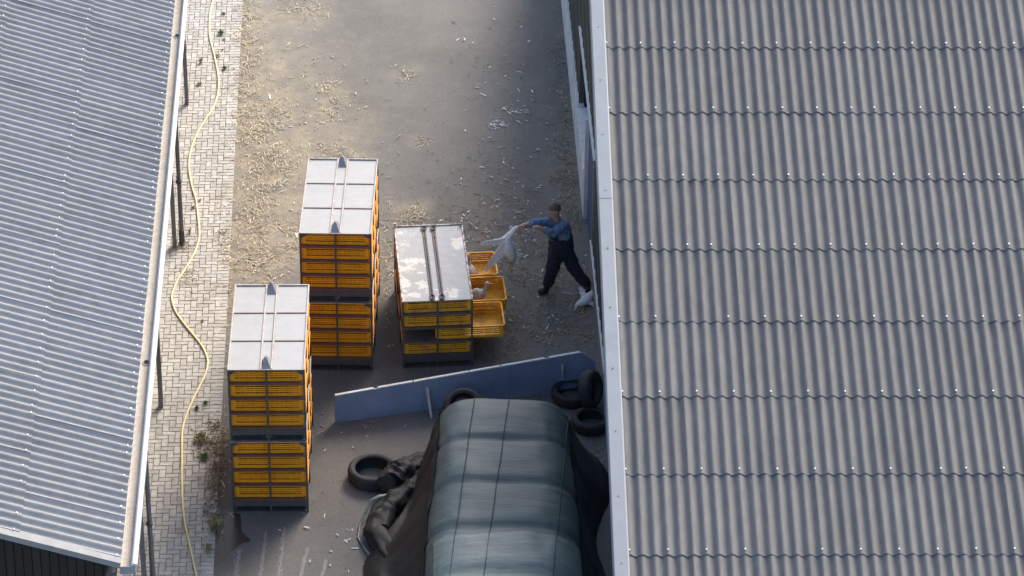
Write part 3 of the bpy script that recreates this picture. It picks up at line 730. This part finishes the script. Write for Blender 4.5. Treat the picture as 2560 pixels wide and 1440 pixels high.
for i, p in enumerate(fp):
    w_ = [.02, .045, .03, .02, .014, .012, .03, .055, .075, .08][i]
    nx = fp[min(i+1, len(fp)-1)]-fp[max(i-1, 0)]; nx.normalize(); sdv = Vector((-nx.y, nx.x, 0))
    rows.append([p+sdv*(w_*k)+Vector((0, 0, .012*((i+k) % 2))) for k in (-1, -.3, .3, 1)])
fo = MB().grid(rows).mesh('film_strip'); fobj = link('film_strip', fo, 'film_pale'); sm_ = fobj.modifiers.new('thick', 'SOLIDIFY'); sm_.thickness = .004
tag(fobj, 'loose strip of pale green film curling beside the black sheeting', 'film strip')
# ------------------------------------------------------------------ hose
HP = [(536, -60), (533, 0), (525, 40), (524, 90), (535, 140), (545, 190), (546, 230), (535, 270), (510, 310), (490, 345), (475, 390), (473, 430), (480, 470), (490, 505), (495, 545), (498, 580), (497, 605), (485, 640), (465, 675), (445, 705), (432, 735), (430, 755), (440, 785), (465, 820), (490, 850), (508, 875), (518, 900), (519, 920), (512, 945), (495, 980), (480, 1010), (468, 1040), (458, 1070), (455, 1100), (455, 1150), (455, 1200), (456, 1250), (462, 1310), (475, 1370), (490, 1440), (505, 1500)]
hp = [G(*q) for q in HP]; pts = []
for i in range(len(hp)-1):
    p0, p1, p2, p3 = hp[max(i-1, 0)], hp[i], hp[i+1], hp[min(i+2, len(hp)-1)]
    for k in range(5):
        t = k/5; q = .5*((2*p1)+(p2-p0)*t+(2*p0-5*p1+4*p2-p3)*t*t+(-p0+3*p1-3*p2+p3)*t**3); q.z = .041; pts.append(q)
tag(link('garden_hose', MB().tube(pts, .0175, 8).mesh('garden_hose'), 'hose'), 'pale yellow hose winding along the paved path', 'hose')
# ------------------------------------------------------------------ skinned figures
def skin_mesh(name, J, edges, root, sub=2):
    names = list(J); me = bpy.data.meshes.new(name); idx = {k: i for i, k in enumerate(names)}
    me.from_pydata([tuple(J[k][0]) for k in names], [(idx[a], idx[b]) for a, b in edges], [])
    o = bpy.data.objects.new('tmp', me); col.objects.link(o)
    o.modifiers.new('s', 'SKIN'); me.skin_vertices or None
    sv_ = me.skin_vertices[0].data
    for k in names:
        r_ = J[k][1]; sv_[idx[k]].radius = (r_, r_) if not isinstance(r_, tuple) else r_
        sv_[idx[k]].use_root = (k == root)
    o.modifiers['s'].use_smooth_shade = True
    ss = o.modifiers.new('u', 'SUBSURF'); ss.levels = sub; ss.render_levels = sub
    dg = bpy.context.evaluated_depsgraph_get(); dg.update(); out = bpy.data.meshes.new_from_object(o.evaluated_get(dg)); out.name = name
    bpy.data.objects.remove(o); out.materials.clear()
    out.polygons.foreach_set('use_smooth', [True]*len(out.polygons)); return out
# ------------------------------------------------------------------ person
YP = 46.88
person = thing('person', 'person in blue shirt and dark bib overalls swinging a white duck', 'person', (1.0, YP, 0))
pel = AT(1404, 628, YP+.03); kneeR = AT(1379, 678, YP-.08); ankR = AT(1368, 722, YP-.05); kneeL = AT(1434, 672, YP+.04); ankL = AT(1468, 712, YP+.06)
hipR = pel+Vector((-.095, -.02, -.05)); hipL = pel+Vector((.095, .02, -.05))
waist = AT(1403, 603, YP+.06); chest = AT(1397, 574, YP+.06); neck = AT(1389, 549, YP+.04); head = AT(1385, 524, YP+.0)
shR = AT(1368, 556, YP-.02); shL = AT(1415, 558, YP+.04)
elR = AT(1340, 557, YP-.22); wrR = AT(1312, 563, YP-.36); haR = AT(1300, 566, YP-.40)
elL = AT(1384, 584, YP-.28); wrL = AT(1352, 571, YP-.36); haL = AT(1344, 567, YP-.38)
ankR.z = .10; ankL.z = .10
toeR = ankR+Vector((-.16, -.10, -.055)); toeL = ankL+Vector((-.02, -.17, -.055))
heelR = ankR+Vector((.04, .03, -.055)); heelL = ankL+Vector((.0, .06, -.055))
J = dict(pel=(pel, .125), hipR=(hipR, .085), hipL=(hipL, .085), kneeR=(kneeR, .06), kneeL=(kneeL, .06), ankR=(ankR, .042), ankL=(ankL, .042), waist=(waist, .13), chest=(chest, .145), neck=(neck, .085), shR=(shR, .062), shL=(shL+Vector((-.05, 0, -.05)), .05), elR=(elR, .046), elL=(elL, .046), wrR=(wrR, .042), wrL=(wrL, .042), toeR=(ankR+(toeR-ankR)*.5, .03), toeL=(ankL+(toeL-ankL)*.5, .03),
         h0=(head+Vector((.0, .0, -.075)), .085), h1=(head+Vector((0, 0, .0)), .118), h2=(head+Vector((.0, .012, .055)), .105))
E_ = [('pel', 'hipR'), ('pel', 'hipL'), ('hipR', 'kneeR'), ('hipL', 'kneeL'), ('kneeR', 'ankR'), ('kneeL', 'ankL'), ('ankR', 'toeR'), ('ankL', 'toeL'), ('pel', 'waist'), ('waist', 'chest'), ('chest', 'neck'), ('chest', 'shR'), ('chest', 'shL'), ('shR', 'elR'), ('shL', 'elL'), ('elR', 'wrR'), ('elL', 'wrL'), ('neck', 'h0'), ('h0', 'h1'), ('h1', 'h2')]
# hands: palm and five fingers joined to the wrist
def hand(tag_, wr, ha, upv, curl):
    d_ = (ha-wr).normalized(); sdv = d_.cross(upv).normalized(); nv = sdv.cross(d_).normalized()
    pm = wr+d_*.05; J['pm'+tag_] = (pm, (.044, .03)); E_.append(('wr'+tag_, 'pm'+tag_))
    for k, (o_, ln) in enumerate(((-.03, .07), (-.010, .08), (.010, .078), (.03, .062))):
        a = pm+d_*.045+sdv*o_; b = a+d_*ln*.5-nv*ln*.35*curl; c_ = b-nv*ln*.5*curl+d_*ln*.15
        for nm, p, r_ in (('a', a, .0105), ('b', b, .0095), ('c', c_, .008)): J[f'f{tag_}{k}{nm}'] = (p, r_)
        E_.extend([('pm'+tag_, f'f{tag_}{k}a'), (f'f{tag_}{k}a', f'f{tag_}{k}b'), (f'f{tag_}{k}b', f'f{tag_}{k}c')])
    a = pm+sdv*-.042+d_*.005-nv*.012; b = a+d_*.04-nv*.03*curl+sdv*.006
    J[f't{tag_}a'] = (a, .012); J[f't{tag_}b'] = (b, .0095); E_.extend([('pm'+tag_, f't{tag_}a'), (f't{tag_}a', f't{tag_}b')])
hand('R', wrR, haR, Vector((0, 0, 1)), 1.0); hand('L', wrL, haL, Vector((0, 0, 1)), 1.0)
body = link('body', skin_mesh('body', J, E_, 'pel', 2), 'skin', person)
fd = Vector((-.86, -.5, -.1)).normalized(); fs = fd.cross(Vector((0, 0, 1))).normalized(); fu = fs.cross(fd)
def fpt(f_, s_, u2): return head+fd*f_+fs*s_+fu*u2
link('nose', MB().tube([fpt(.088, 0, .015), fpt(.108, 0, -.022), fpt(.088, 0, -.032)], [.008, .016, .008], 8).mesh('nose'), 'skin', person)
for s_ in (-1, 1):
    link('ear', MB().tube([fpt(-.005, s_*.083, .02), fpt(-.012, s_*.097, .0), fpt(-.005, s_*.084, -.03)], [.012, .02, .010], 8).mesh('ear'), 'skin', person)
    link('eye', MB().tube([fpt(.078, s_*.033, .012), fpt(.09, s_*.033, .012)], [.012, .008], 8).mesh('eye'), 'interior_dark', person)
link('mouth', MB().tube([fpt(.083, -.025, -.055), fpt(.09, 0, -.056), fpt(.083, .025, -.055)], .005, 6).mesh('mouth'), 'rail_brown', person)
hr = []
for i in range(11):
    ph = math.pi*.5*(i/10)**.9; hr.append([])
    for j in range(25):
        th = 2*math.pi*j/24; rr_ = .108+.006*fbm((math.cos(th)*3, math.sin(th)*3, ph*4))
        fwd = math.cos(th); lowz = math.cos(ph*(1.28-.32*fwd))
        rad_ = math.sin(ph*(1.28-.32*fwd))
        hr[-1].append(head+fd*(rr_*rad_*math.cos(th)*1.05-.012)+fs*(rr_*.9*rad_*math.sin(th))+fu*(rr_*lowz+.022))
hm = MB().grid(hr); ho = link('hair', hm.fixed('hair'), 'hair', person); sm_ = ho.modifiers.new('t', 'SOLIDIFY'); sm_.thickness = .012
# shirt and overalls follow the body
Js = dict(pel=(pel+Vector((0, 0, .10)), .17), waist=(waist, .19), chest=(chest, .225), nk=(neck+(chest-neck)*.30, .12), shR=(shR+Vector((.02, 0, -.02)), .115), shL=(shL+Vector((-.03, 0, -.04)), .125), a1=((shR+elR)/2, .088), elR=(elR, .075), b1=((shL+elL)/2, .098), elL=(elL, .085), f1=(elR.lerp(wrR, .5), .062), wrR=(elR.lerp(wrR, .78), .054), f2=(elL.lerp(wrL, .5), .066), wrL=(elL.lerp(wrL, .9), .054))
Es = [('pel', 'waist'), ('waist', 'chest'), ('chest', 'nk'), ('chest', 'shR'), ('chest', 'shL'), ('shR', 'a1'), ('a1', 'elR'), ('elR', 'f1'), ('f1', 'wrR'), ('shL', 'b1'), ('b1', 'elL'), ('elL', 'f2'), ('f2', 'wrL')]
def wrinkle(me, amp, sc):
    for v in me.vertices:
        v.co += v.normal*(amp*fbm((v.co.x*sc, v.co.y*sc, v.co.z*sc*.8), 3))
    return me
link('shirt', wrinkle(skin_mesh('shirt', Js, Es, 'chest', 3), .02, 17), 'shirt', person)
Jo = dict(pel=(pel, .22), hipR=(hipR, .145), hipL=(hipL, .145), tR=((hipR+kneeR)/2, .138), kneeR=(kneeR, .12), cR=((kneeR+ankR)/2, .108), ankR=(ankR+Vector((0, 0, -.02)), .10), tL=((hipL+kneeL)/2, .14), kneeL=(kneeL, .122), cL=((kneeL+ankL)/2, .108), ankL=(ankL+Vector((0, 0, -.02)), .10), waist=(waist, .235), ch=(waist.lerp(chest, .72), .24))
Eo = [('pel', 'hipR'), ('pel', 'hipL'), ('hipR', 'tR'), ('tR', 'kneeR'), ('kneeR', 'cR'), ('cR', 'ankR'), ('hipL', 'tL'), ('tL', 'kneeL'), ('kneeL', 'cL'), ('cL', 'ankL'), ('pel', 'waist'), ('waist', 'ch')]
link('overalls', wrinkle(skin_mesh('overalls', Jo, Eo, 'pel', 3), .02, 13), 'overalls', person)
# bib front and shoulder straps
fb_ = Vector((-.75, -.66, 0)).normalized(); sb_ = Vector((.66, -.75, 0)); c0 = waist.lerp(chest, .5)
bib = []
for i in range(5):
    t = i/4; cc = c0.lerp(chest+Vector((0, 0, .02)), t); bib.append([cc+fb_*(.205-.045*abs(k)**2)+sb_*(k*(.15-.03*t)) for k in (-1, -.5, 0, .5, 1)])
bo = link('bib', MB().grid(bib).mesh('bib'), 'overalls', person); bo.modifiers.new('t', 'SOLIDIFY').thickness = .012
for s_ in (-1, 1):
    a = chest+Vector((0, 0, .02))+fb_*.195+sb_*(s_*.085); tp = neck+Vector((0, 0, -.012))+sb_*(s_*.10)+fb_*.03; b = chest-fb_*.165+sb_*(s_*.03)
    link('strap', MB().tube([a, a.lerp(tp, .5)+fb_*.035+Vector((0, 0, .01)), tp+Vector((0, 0, .018)), tp.lerp(b, .5)-fb_*.04, b], .02, 8, flat=.5).mesh('strap'), 'overalls', person)
for tg, an, to, he in (('R', ankR, toeR, heelR), ('L', ankL, toeL, heelL)):
    he2 = Vector((he.x, he.y, .045)); to2 = Vector((to.x, to.y, .042))
    JJ = dict(a=(an+Vector((0, 0, .03)), .085), h=(he2, .068), m=((he2+to2)/2+Vector((0, 0, .02)), .078), t=(to2, .062)); link('shoe', skin_mesh('shoe', JJ, [('a', 'h'), ('a', 'm'), ('h', 'm'), ('m', 't')][0:1]+[('h', 'm'), ('m', 't')], 'h', 2), 'shoe', person)
# ------------------------------------------------------------------ ducks
def wing_mesh(root, tip, trail, n=9, ln=.16, th=.006):
    """feathers spread from the arm root->tip, pointing along trail"""
    root, tip, trail = Vector(root), Vector(tip), Vector(trail).normalized(); ax = tip-root; nv = ax.cross(trail).normalized(); mb = MB()
    mb.tube([root, root+ax*.5+nv*.004, tip], [.022, .018, .008], 8)
    for k in range(n):
        t = (k+.3)/n; a = root+ax*t; d_ = (trail*(1-.75*t)+ax.normalized()*(.05+1.0*t**1.5)).normalized(); l_ = ln*(.75+.45*t); wd_ = ax.length/n*.85+.006
        sdv = nv.cross(d_).normalized(); z = nv*(.004*((k % 2)*2-1))
        o_ = [a-d_*.01-sdv*wd_*.6+z, a+d_*l_*.6-sdv*wd_*.75+z, a+d_*l_*.92-sdv*wd_*.4+z, a+d_*l_+z, a+d_*l_*.92+sdv*wd_*.4+z, a+d_*l_*.6+sdv*wd_*.75+z, a-d_*.01+sdv*wd_*.6+z]
        mb.prism(o_, nv*th)
    return mb.fixed('wing')
def foot_mesh(a, knee, f, fwd):
    a, knee, f, fwd = Vector(a), Vector(knee), Vector(f), Vector(fwd).normalized(); mb = MB().tube([a, knee, f], [.014, .009, .008], 6)
    sdv = fwd.cross(Vector((0, 0, 1)));
    if sdv.length < .1: sdv = Vector((1, 0, 0))
    sdv.normalize(); nv = sdv.cross(fwd)
    mb.prism([f-fwd*.008, f+fwd*.06-sdv*.035, f+fwd*.05-sdv*.014, f+fwd*.068, f+fwd*.05+sdv*.014, f+fwd*.06+sdv*.035], nv*.006)
    return mb.fixed('leg')
def loft(spine, n=14, k=7):
    P_ = [Vector(p) for p, _ in spine]; R_ = [q*.80 for _, q in spine]; pts = []; rs = []
    for i in range(len(P_)-1):
        a, b, c, d = max(i-1, 0), i, i+1, min(i+2, len(P_)-1)
        for j in range(k):
            t = j/k; w = (-.5*t+t*t-.5*t**3, 1-2.5*t*t+1.5*t**3, .5*t+2*t*t-1.5*t**3, -.5*t*t+.5*t**3)
            pts.append(P_[a]*w[0]+P_[b]*w[1]+P_[c]*w[2]+P_[d]*w[3]); rs.append(max(.006, R_[a]*w[0]+R_[b]*w[1]+R_[c]*w[2]+R_[d]*w[3]))
    e = (pts[-1]-pts[-2]).normalized()
    pts += [P_[-1], P_[-1]+e*R_[-1]*.7, P_[-1]+e*R_[-1]*.95]; rs += [R_[-1], R_[-1]*.68, .004]
    e = (pts[0]-pts[1]).normalized(); pts = [pts[0]+e*rs[0]*.9]+pts; rs = [.004]+rs
    return MB().tube(pts, rs, n).fixed('body')
def duck(label, m, spine, wings, legs, beak, loc, sub=2):
    o = thing('duck', label, 'duck', loc, group=None)
    me = wrinkle(loft(spine), .009, 34)
    link('body', me, m, o)
    for w_ in wings: link('wing', wing_mesh(*w_), m, o)
    for l_ in legs: link('leg', foot_mesh(*l_), 'duck_foot', o)
    h, d_ = Vector(beak[0]), Vector(beak[1]).normalized()
    link('beak', MB().tube([h, h+d_*.035, h+d_*.07], [.017, .014, .010], 8, flat=.55).mesh('beak'), 'beak', o)
    return o
# standing in the middle drawer
zf = .215+1*(1.30-.215)/4+.038+.014
e = M3 @ Vector((.76, ML/2-.06, zf)); f_ = Vector((.96, .12, 0)).normalized(); sdv = Vector((f_.y, -f_.x, 0)); U = Vector((0, 0, 1))
b = e
sp = [(b-f_*.22+U*.15, .03), (b-f_*.14+U*.135, .09), (b-f_*.03+U*.14, .13), (b+f_*.06+U*.16, .11), (b+f_*.115+U*.23, .048), (b+f_*.13+U*.30, .036), (b+f_*.15+U*.345, .048), (b+f_*.185+U*.34, .034)]
duck('buff white duck standing in the pulled out drawer facing the person', 'duck_buff', sp, [(b+f_*.03+sdv*s_*.07+U*.17, b-f_*.10+sdv*s_*.085+U*.16, Vector((0, 0, -.4))-f_*.6, 6, .08) for s_ in (-1, 1)], [(b+sdv*s_*.035+U*.08, b+sdv*s_*.04+U*.04+f_*.01, b+sdv*s_*.04+U*.006, f_) for s_ in (-1, 1)], (b+f_*.2+U*.338, f_-U*.12), tuple(b))
# sitting in the far drawer close to the frame
b = M3 @ Vector((.68, ML*5/6-.05, zf-.02)); f_ = Vector((-.30, .95, 0)).normalized(); sdv = Vector((f_.y, -f_.x, 0))
sp = [(b-f_*.20+U*.11, .03), (b-f_*.12+U*.12, .10), (b-f_*.02+U*.12, .135), (b+f_*.06+U*.15, .11), (b+f_*.09+U*.24, .05), (b+f_*.09+U*.32, .038), (b+f_*.105+U*.36, .05), (b+f_*.14+U*.356, .035)]
duck('buff duck crouched in the rear drawer against the crate frame', 'duck_buff', sp, [(b+f_*.03+sdv*s_*.075+U*.15, b-f_*.11+sdv*s_*.09+U*.14, Vector((0, 0, -.4))-f_*.6, 6, .08) for s_ in (-1, 1)], [(b+sdv*s_*.035+U*.06, b+sdv*s_*.05+U*.04, b+sdv*s_*.045+U*.026, f_) for s_ in (-1, 1)], (b+f_*.148+U*.348, f_-U*.1), tuple(b))
# swung by the neck: head in the right hand
Yd = haR.y-.06
def dp_(x, y, dy=0): return AT(x, y, Yd+dy)
hd = haR+(haR-wrR).normalized()*.06
sp = [(dp_(1286, 655, .03), .03), (dp_(1281, 642, .02), .085), (dp_(1272, 624, .0), .135), (dp_(1266, 604, .0), .125), (dp_(1272, 590, .0), .075), (dp_(1282, 580, .0), .06), (hd+Vector((-.05, -.0, -.05)), .055), (hd+Vector((.0, 0, -.005)), .04)]
duck('white duck with spread wings hanging from the hand of the person', 'duck_white', sp,
     [(dp_(1262, 596, -.05), dp_(1216, 604, -.12), dp_(1240, 660, -.05)-dp_(1245, 600, -.05), 11, .13), (dp_(1258, 606, -.08), dp_(1224, 654, -.12), dp_(1262, 668, -.08)-dp_(1240, 640, -.08), 11, .20), (dp_(1276, 606, .02), dp_(1296, 634, .04), dp_(1300, 680, .1)-dp_(1290, 620, .1), 7, .09),
      (dp_(1280, 640, .03), dp_(1290, 652, .03), dp_(1290, 668, 0)-dp_(1280, 640, 0), 5, .07)],
     [(dp_(1279, 645, .0), dp_(1276, 662, -.02), dp_(1272, 674, -.02), dp_(1269, 684, 0)-dp_(1272, 674, 0)), (dp_(1284, 648, -.04), dp_(1282, 664, -.05), dp_(1277, 678, -.05), dp_(1274, 690, 0)-dp_(1277, 678, 0))],
     (hd+Vector((.02, .0, .01)), Vector((.8, .1, .3))), tuple(dp_(1270, 640)))
# thrown down by the wall
q = [G(1440, 762, .06), G(1452, 757, .09), G(1464, 750, .10), G(1473, 742, .10), G(1479, 733, .08), G(1482, 725, .06), G(1484, 718, .06), G(1486, 713, .05)]
sp = list(zip(q, [.03, .075, .105, .095, .055, .036, .044, .03]))
duck('white duck lying on the ground with wings spread beside the barn wall', 'duck_white', sp,
     [(G(1468, 748, .13), G(1457, 722, .08), Vector((-.6, -.25, -.02)), 7, .10), (G(1470, 750, .10), G(1490, 760, .03), Vector((-.25, -.8, -.05)), 7, .11), (G(1446, 760, .09), G(1442, 768, .05), Vector((-.7, -.6, -.04)), 5, .08)],
     [(G(1452, 762, .05), G(1450, 770, .03), G(1447, 776, .015), (-.6, -.8, 0)), (G(1458, 762, .05), G(1458, 772, .03), G(1458, 780, .015), (-.3, -.9, 0))], (q[-1]+Vector((.01, .02, 0)), Vector((.3, .8, -.2))), tuple(G(1464, 755)))
# ------------------------------------------------------------------ stain and scuffs on the asphalt
st = [(600, 1285), (603, 1300), (602, 1316), (606, 1330), (616, 1340), (626, 1346), (624, 1353), (606, 1360), (590, 1368), (575, 1380), (560, 1395), (546, 1408), (536, 1412), (533, 1390), (540, 1360), (552, 1330), (560, 1300), (570, 1278)]
pts = []
for i in range(len(st)):
    a, b = G(*st[i], .004), G(*st[(i+1) % len(st)], .004)
    for k in range(5):
        p = a.lerp(b, k/5); p.x += .02*fbm((p.x*6, p.y*6, 1)); p.y += .03*fbm((p.x*6, p.y*6, 5)); pts.append(p)
struct(link('wet_stain', MB().add(pts, [tuple(range(len(pts)))]).mesh('wet_stain'), 'wet'))
sc = MB()
for (x0, y0, x1, y1, w_) in ((599, 1372, 590, 1440, 9), (666, 1330, 650, 1440, 7), (712, 1320, 698, 1440, 8), (768, 1370, 752, 1440, 6), (815, 1400, 806, 1440, 5)):
    for k in range(26):
        t0 = k/26; x, y = x0+(x1-x0)*t0, y0+(y1-y0)*t0
        for _ in range(7):
            p = G(x+rnd.gauss(0, w_*.35), y+rnd.uniform(-4, 4), .004); l_ = rnd.uniform(.02, .09); a = Vector((-.07, -1, 0)).normalized(); s_ = Vector((1, 0, 0))*rnd.uniform(.002, .008)
            p += Vector((0, 0, rnd.uniform(0, .001)))
            sc.add([p-s_, p+s_, p+s_*.6+a*l_, p-s_*.6+a*l_], [(0, 3, 2, 1)])
stuff(link('scuff_marks', sc.mesh('scuff_marks'), 'scuff'))['label'] = 'pale parallel scuff marks on the asphalt'
# ------------------------------------------------------------------ straw, feathers and litter (uncountable)
def flecks(name, label, m, clusters, ln, wd_, zmax=.02, curl=.3):
    mb = MB()
    for (cx, cy, rx, ry, n) in clusters:
        for _ in range(n):
            x, y = rnd.gauss(cx, rx), rnd.gauss(cy, ry)
            p = G(x, y)
            cl = fbm((p.x*2.3, p.y*2.3, 5))
            if rnd.random() > .62+cl*.9: continue
            if p.x > wall_x(p.y)-.06: continue
            base = .027 if p.x < pave_x(p.y) else .003
            l_ = ln*math.exp(rnd.gauss(0, .45)); a = rnd.uniform(0, 2*math.pi); d_ = Vector((math.cos(a), math.sin(a), rnd.uniform(-.08, .12))); s_ = Vector((-math.sin(a), math.cos(a), 0))*wd_*rnd.uniform(.5, 1.4)
            b = curl*rnd.uniform(-1, 1); h = Vector((0, 0, base+rnd.uniform(.001, zmax))); p = Vector((p.x, p.y, 0))+h
            m1 = p+d_*l_*.5+s_.normalized()*l_*b*.25+Vector((0, 0, rnd.uniform(.0, .012))); e = p+d_*l_
            e.z = max(e.z, base); t = Vector((0, 0, wd_*.6))
            mb.add([p-s_, p+s_, p+t, m1-s_, m1+s_, m1+t, e-s_*.7, e+s_*.7, e+t*.6], [(0, 3, 5, 2), (3, 6, 8, 5), (2, 5, 4, 1), (5, 8, 7, 4), (0, 1, 4, 3), (3, 4, 7, 6), (0, 2, 1), (6, 7, 8)])
    o = stuff(link(name, mb.mesh(name), m)); o['label'] = label; return o
flecks('straw', 'pale straw scattered along the paved path edge', 'straw',
       [(612, 30, 15, 50, 500), (620, 140, 16, 60, 600), (612, 240, 18, 50, 500), (640, 320, 28, 26, 600), (700, 285, 30, 18, 260), (660, 420, 34, 35, 700), (690, 400, 30, 25, 300), (635, 540, 30, 35, 650), (705, 600, 32, 24, 550), (640, 645, 36, 28, 600), (570, 690, 16, 50, 160), (840, 275, 18, 22, 180), (830, 385, 34, 14, 220), (815, 220, 12, 12, 60), (790, 150, 40, 40, 60), (760, 25, 30, 18, 240), (1040, 540, 16, 12, 220), (1015, 180, 14, 12, 80), (1060, 355, 14, 9, 70), (970, 650, 14, 80, 300), (1010, 548, 30, 14, 120), (760, 400, 70, 160, 220), (650, 250, 40, 260, 350), (470, 690, 22, 30, 60), (452, 618, 12, 9, 50), (560, 590, 20, 30, 80), (520, 730, 40, 40, 60), (560, 880, 16, 120, 120), (545, 1150, 16, 80, 120), (560, 480, 14, 120, 90)], .07, .0055)
flecks('dirty_straw', 'trampled dull straw and droppings along the barn wall', 'straw_dirty',
       [(1416, 300, 8, 45, 420), (1408, 420, 20, 35, 800), (1432, 500, 16, 40, 600), (1440, 545, 14, 20, 200), (1250, 560, 60, 40, 300), (1310, 650, 70, 50, 600), (1400, 690, 60, 40, 500), (1350, 800, 90, 40, 900), (1440, 830, 40, 30, 450), (1290, 470, 110, 60, 350), (1130, 570, 60, 30, 150), (1400, 120, 10, 70, 200), (1300, 250, 80, 140, 260), (1500, 1170, 8, 60, 120), (1230, 870, 100, 20, 250), (930, 1060, 60, 30, 60), (900, 1300, 60, 80, 50), (1100, 300, 150, 180, 200)], .065, .006, zmax=.03)
flecks('loose_feathers', 'white feathers and chips strewn over the asphalt', 'feather',
       [(1240, 310, 12, 10, 60), (1290, 280, 12, 14, 30), (1260, 420, 70, 120, 90), (1250, 560, 60, 50, 80), (1180, 520, 60, 50, 40), (1330, 650, 80, 70, 60), (1310, 300, 60, 150, 60), (1240, 130, 60, 80, 20), (700, 450, 120, 250, 110), (640, 600, 60, 90, 60), (800, 330, 90, 90, 30), (1430, 640, 30, 60, 30), (1380, 790, 60, 40, 30), (850, 1080, 60, 40, 12), (830, 1350, 70, 60, 25)], .055, .011, zmax=.012)
flecks('leaf_litter', 'brown leaf litter and dead grass in the path corner', 'litter',
       [(545, 1170, 12, 50, 420), (535, 1230, 12, 40, 300), (530, 1310, 10, 50, 260), (520, 1110, 18, 22, 260), (545, 1090, 16, 20, 160), (455, 615, 10, 6, 40), (470, 690, 20, 14, 40), (560, 590, 12, 14, 30), (450, 1290, 20, 60, 10), (1480, 960, 10, 8, 60)], .04, .009, zmax=.035, curl=.7)
# ------------------------------------------------------------------ weeds
def weed(label, x, y, r_, h, n, m, seed):
    rr_ = random.Random(seed); p = G(x, y, .022); mb = MB()
    for _ in range(n):
        a = rr_.uniform(0, 6.283); out = r_*rr_.uniform(.3, 1); hh = h*rr_.uniform(.35, 1); d_ = Vector((math.cos(a), math.sin(a), 0)); s_ = Vector((-d_.y, d_.x, 0))*rr_.uniform(.004, .010)
        b0 = p+d_*out*.08; b1 = p+d_*out*.55+Vector((0, 0, hh)); b2 = p+d_*out+Vector((0, 0, hh*.55))
        mb.add([b0-s_*.6, b0+s_*.6, b1+s_, b1-s_, b2], [(0, 1, 2, 3), (3, 2, 4)])
    tag(link('weed', mb.mesh('weed'), m), label, 'weed', 'weeds growing between the paving blocks')
W_ = [('bright green weed tuft right of the hose, second from the top edge', 553, 86, .12, .10, 60, 'weed'), ('small brown green weed nearest the top edge', 559, 36, .07, .05, 26, 'weed'), ('faint weed just below the bright green tuft', 560, 100, .06, .04, 18, 'weed'), ('tiny dark weed between green tufts right of the hose', 556, 127, .05, .04, 16, 'weed'), ('yellowish spreading weed touching the hose', 543, 142, .11, .05, 36, 'weed_dry'), ('round green weed tuft, lowest of those right of the hose', 561, 174, .10, .07, 48, 'weed'), ('upright yellow weed left of the hose', 502, 158, .09, .13, 30, 'weed_dry'), ('flat yellow green weed left of the hose, above the post', 499, 213, .11, .07, 44, 'weed_dry'), ('small weed beside the hose level with the back stack', 483, 521, .07, .06, 24, 'weed_dry'), ('weed right of the hose near the first downpipe', 500, 503, .06, .05, 18, 'weed_dry'), ('weed at the foot of the first downpipe', 474, 583, .07, .10, 24, 'weed_dry'),
      ('dark little weed halfway down the path, left of front stack', 507, 803, .06, .04, 18, 'weed_dry'), ('dark green weed nearest the hose by the front stack', 492, 1024, .08, .06, 34, 'weed'), ('dark green weed next to another right of the hose', 514, 1011, .08, .06, 34, 'weed'), ('large bushy weed clump with dry stems by the front stack', 505, 1102, .20, .13, 110, 'weed_dry'), ('green leaves growing inside the bushy dry clump', 497, 1100, .12, .10, 50, 'weed'), ('vivid green weed below the bushy clump', 510, 1147, .14, .09, 80, 'weed'), ('thin grassy weed line beside the wet stain', 540, 1310, .16, .12, 90, 'weed_dry'), ('green grass tuft beside the wet stain', 537, 1330, .12, .12, 60, 'weed'), ('straggly weed near the bottom edge by the wet stain', 522, 1375, .12, .10, 50, 'weed_dry')]
for k, (lab, x, y, r_, h, n, m) in enumerate(W_): weed(lab, x, y, r_, h, n, m, 50+k)
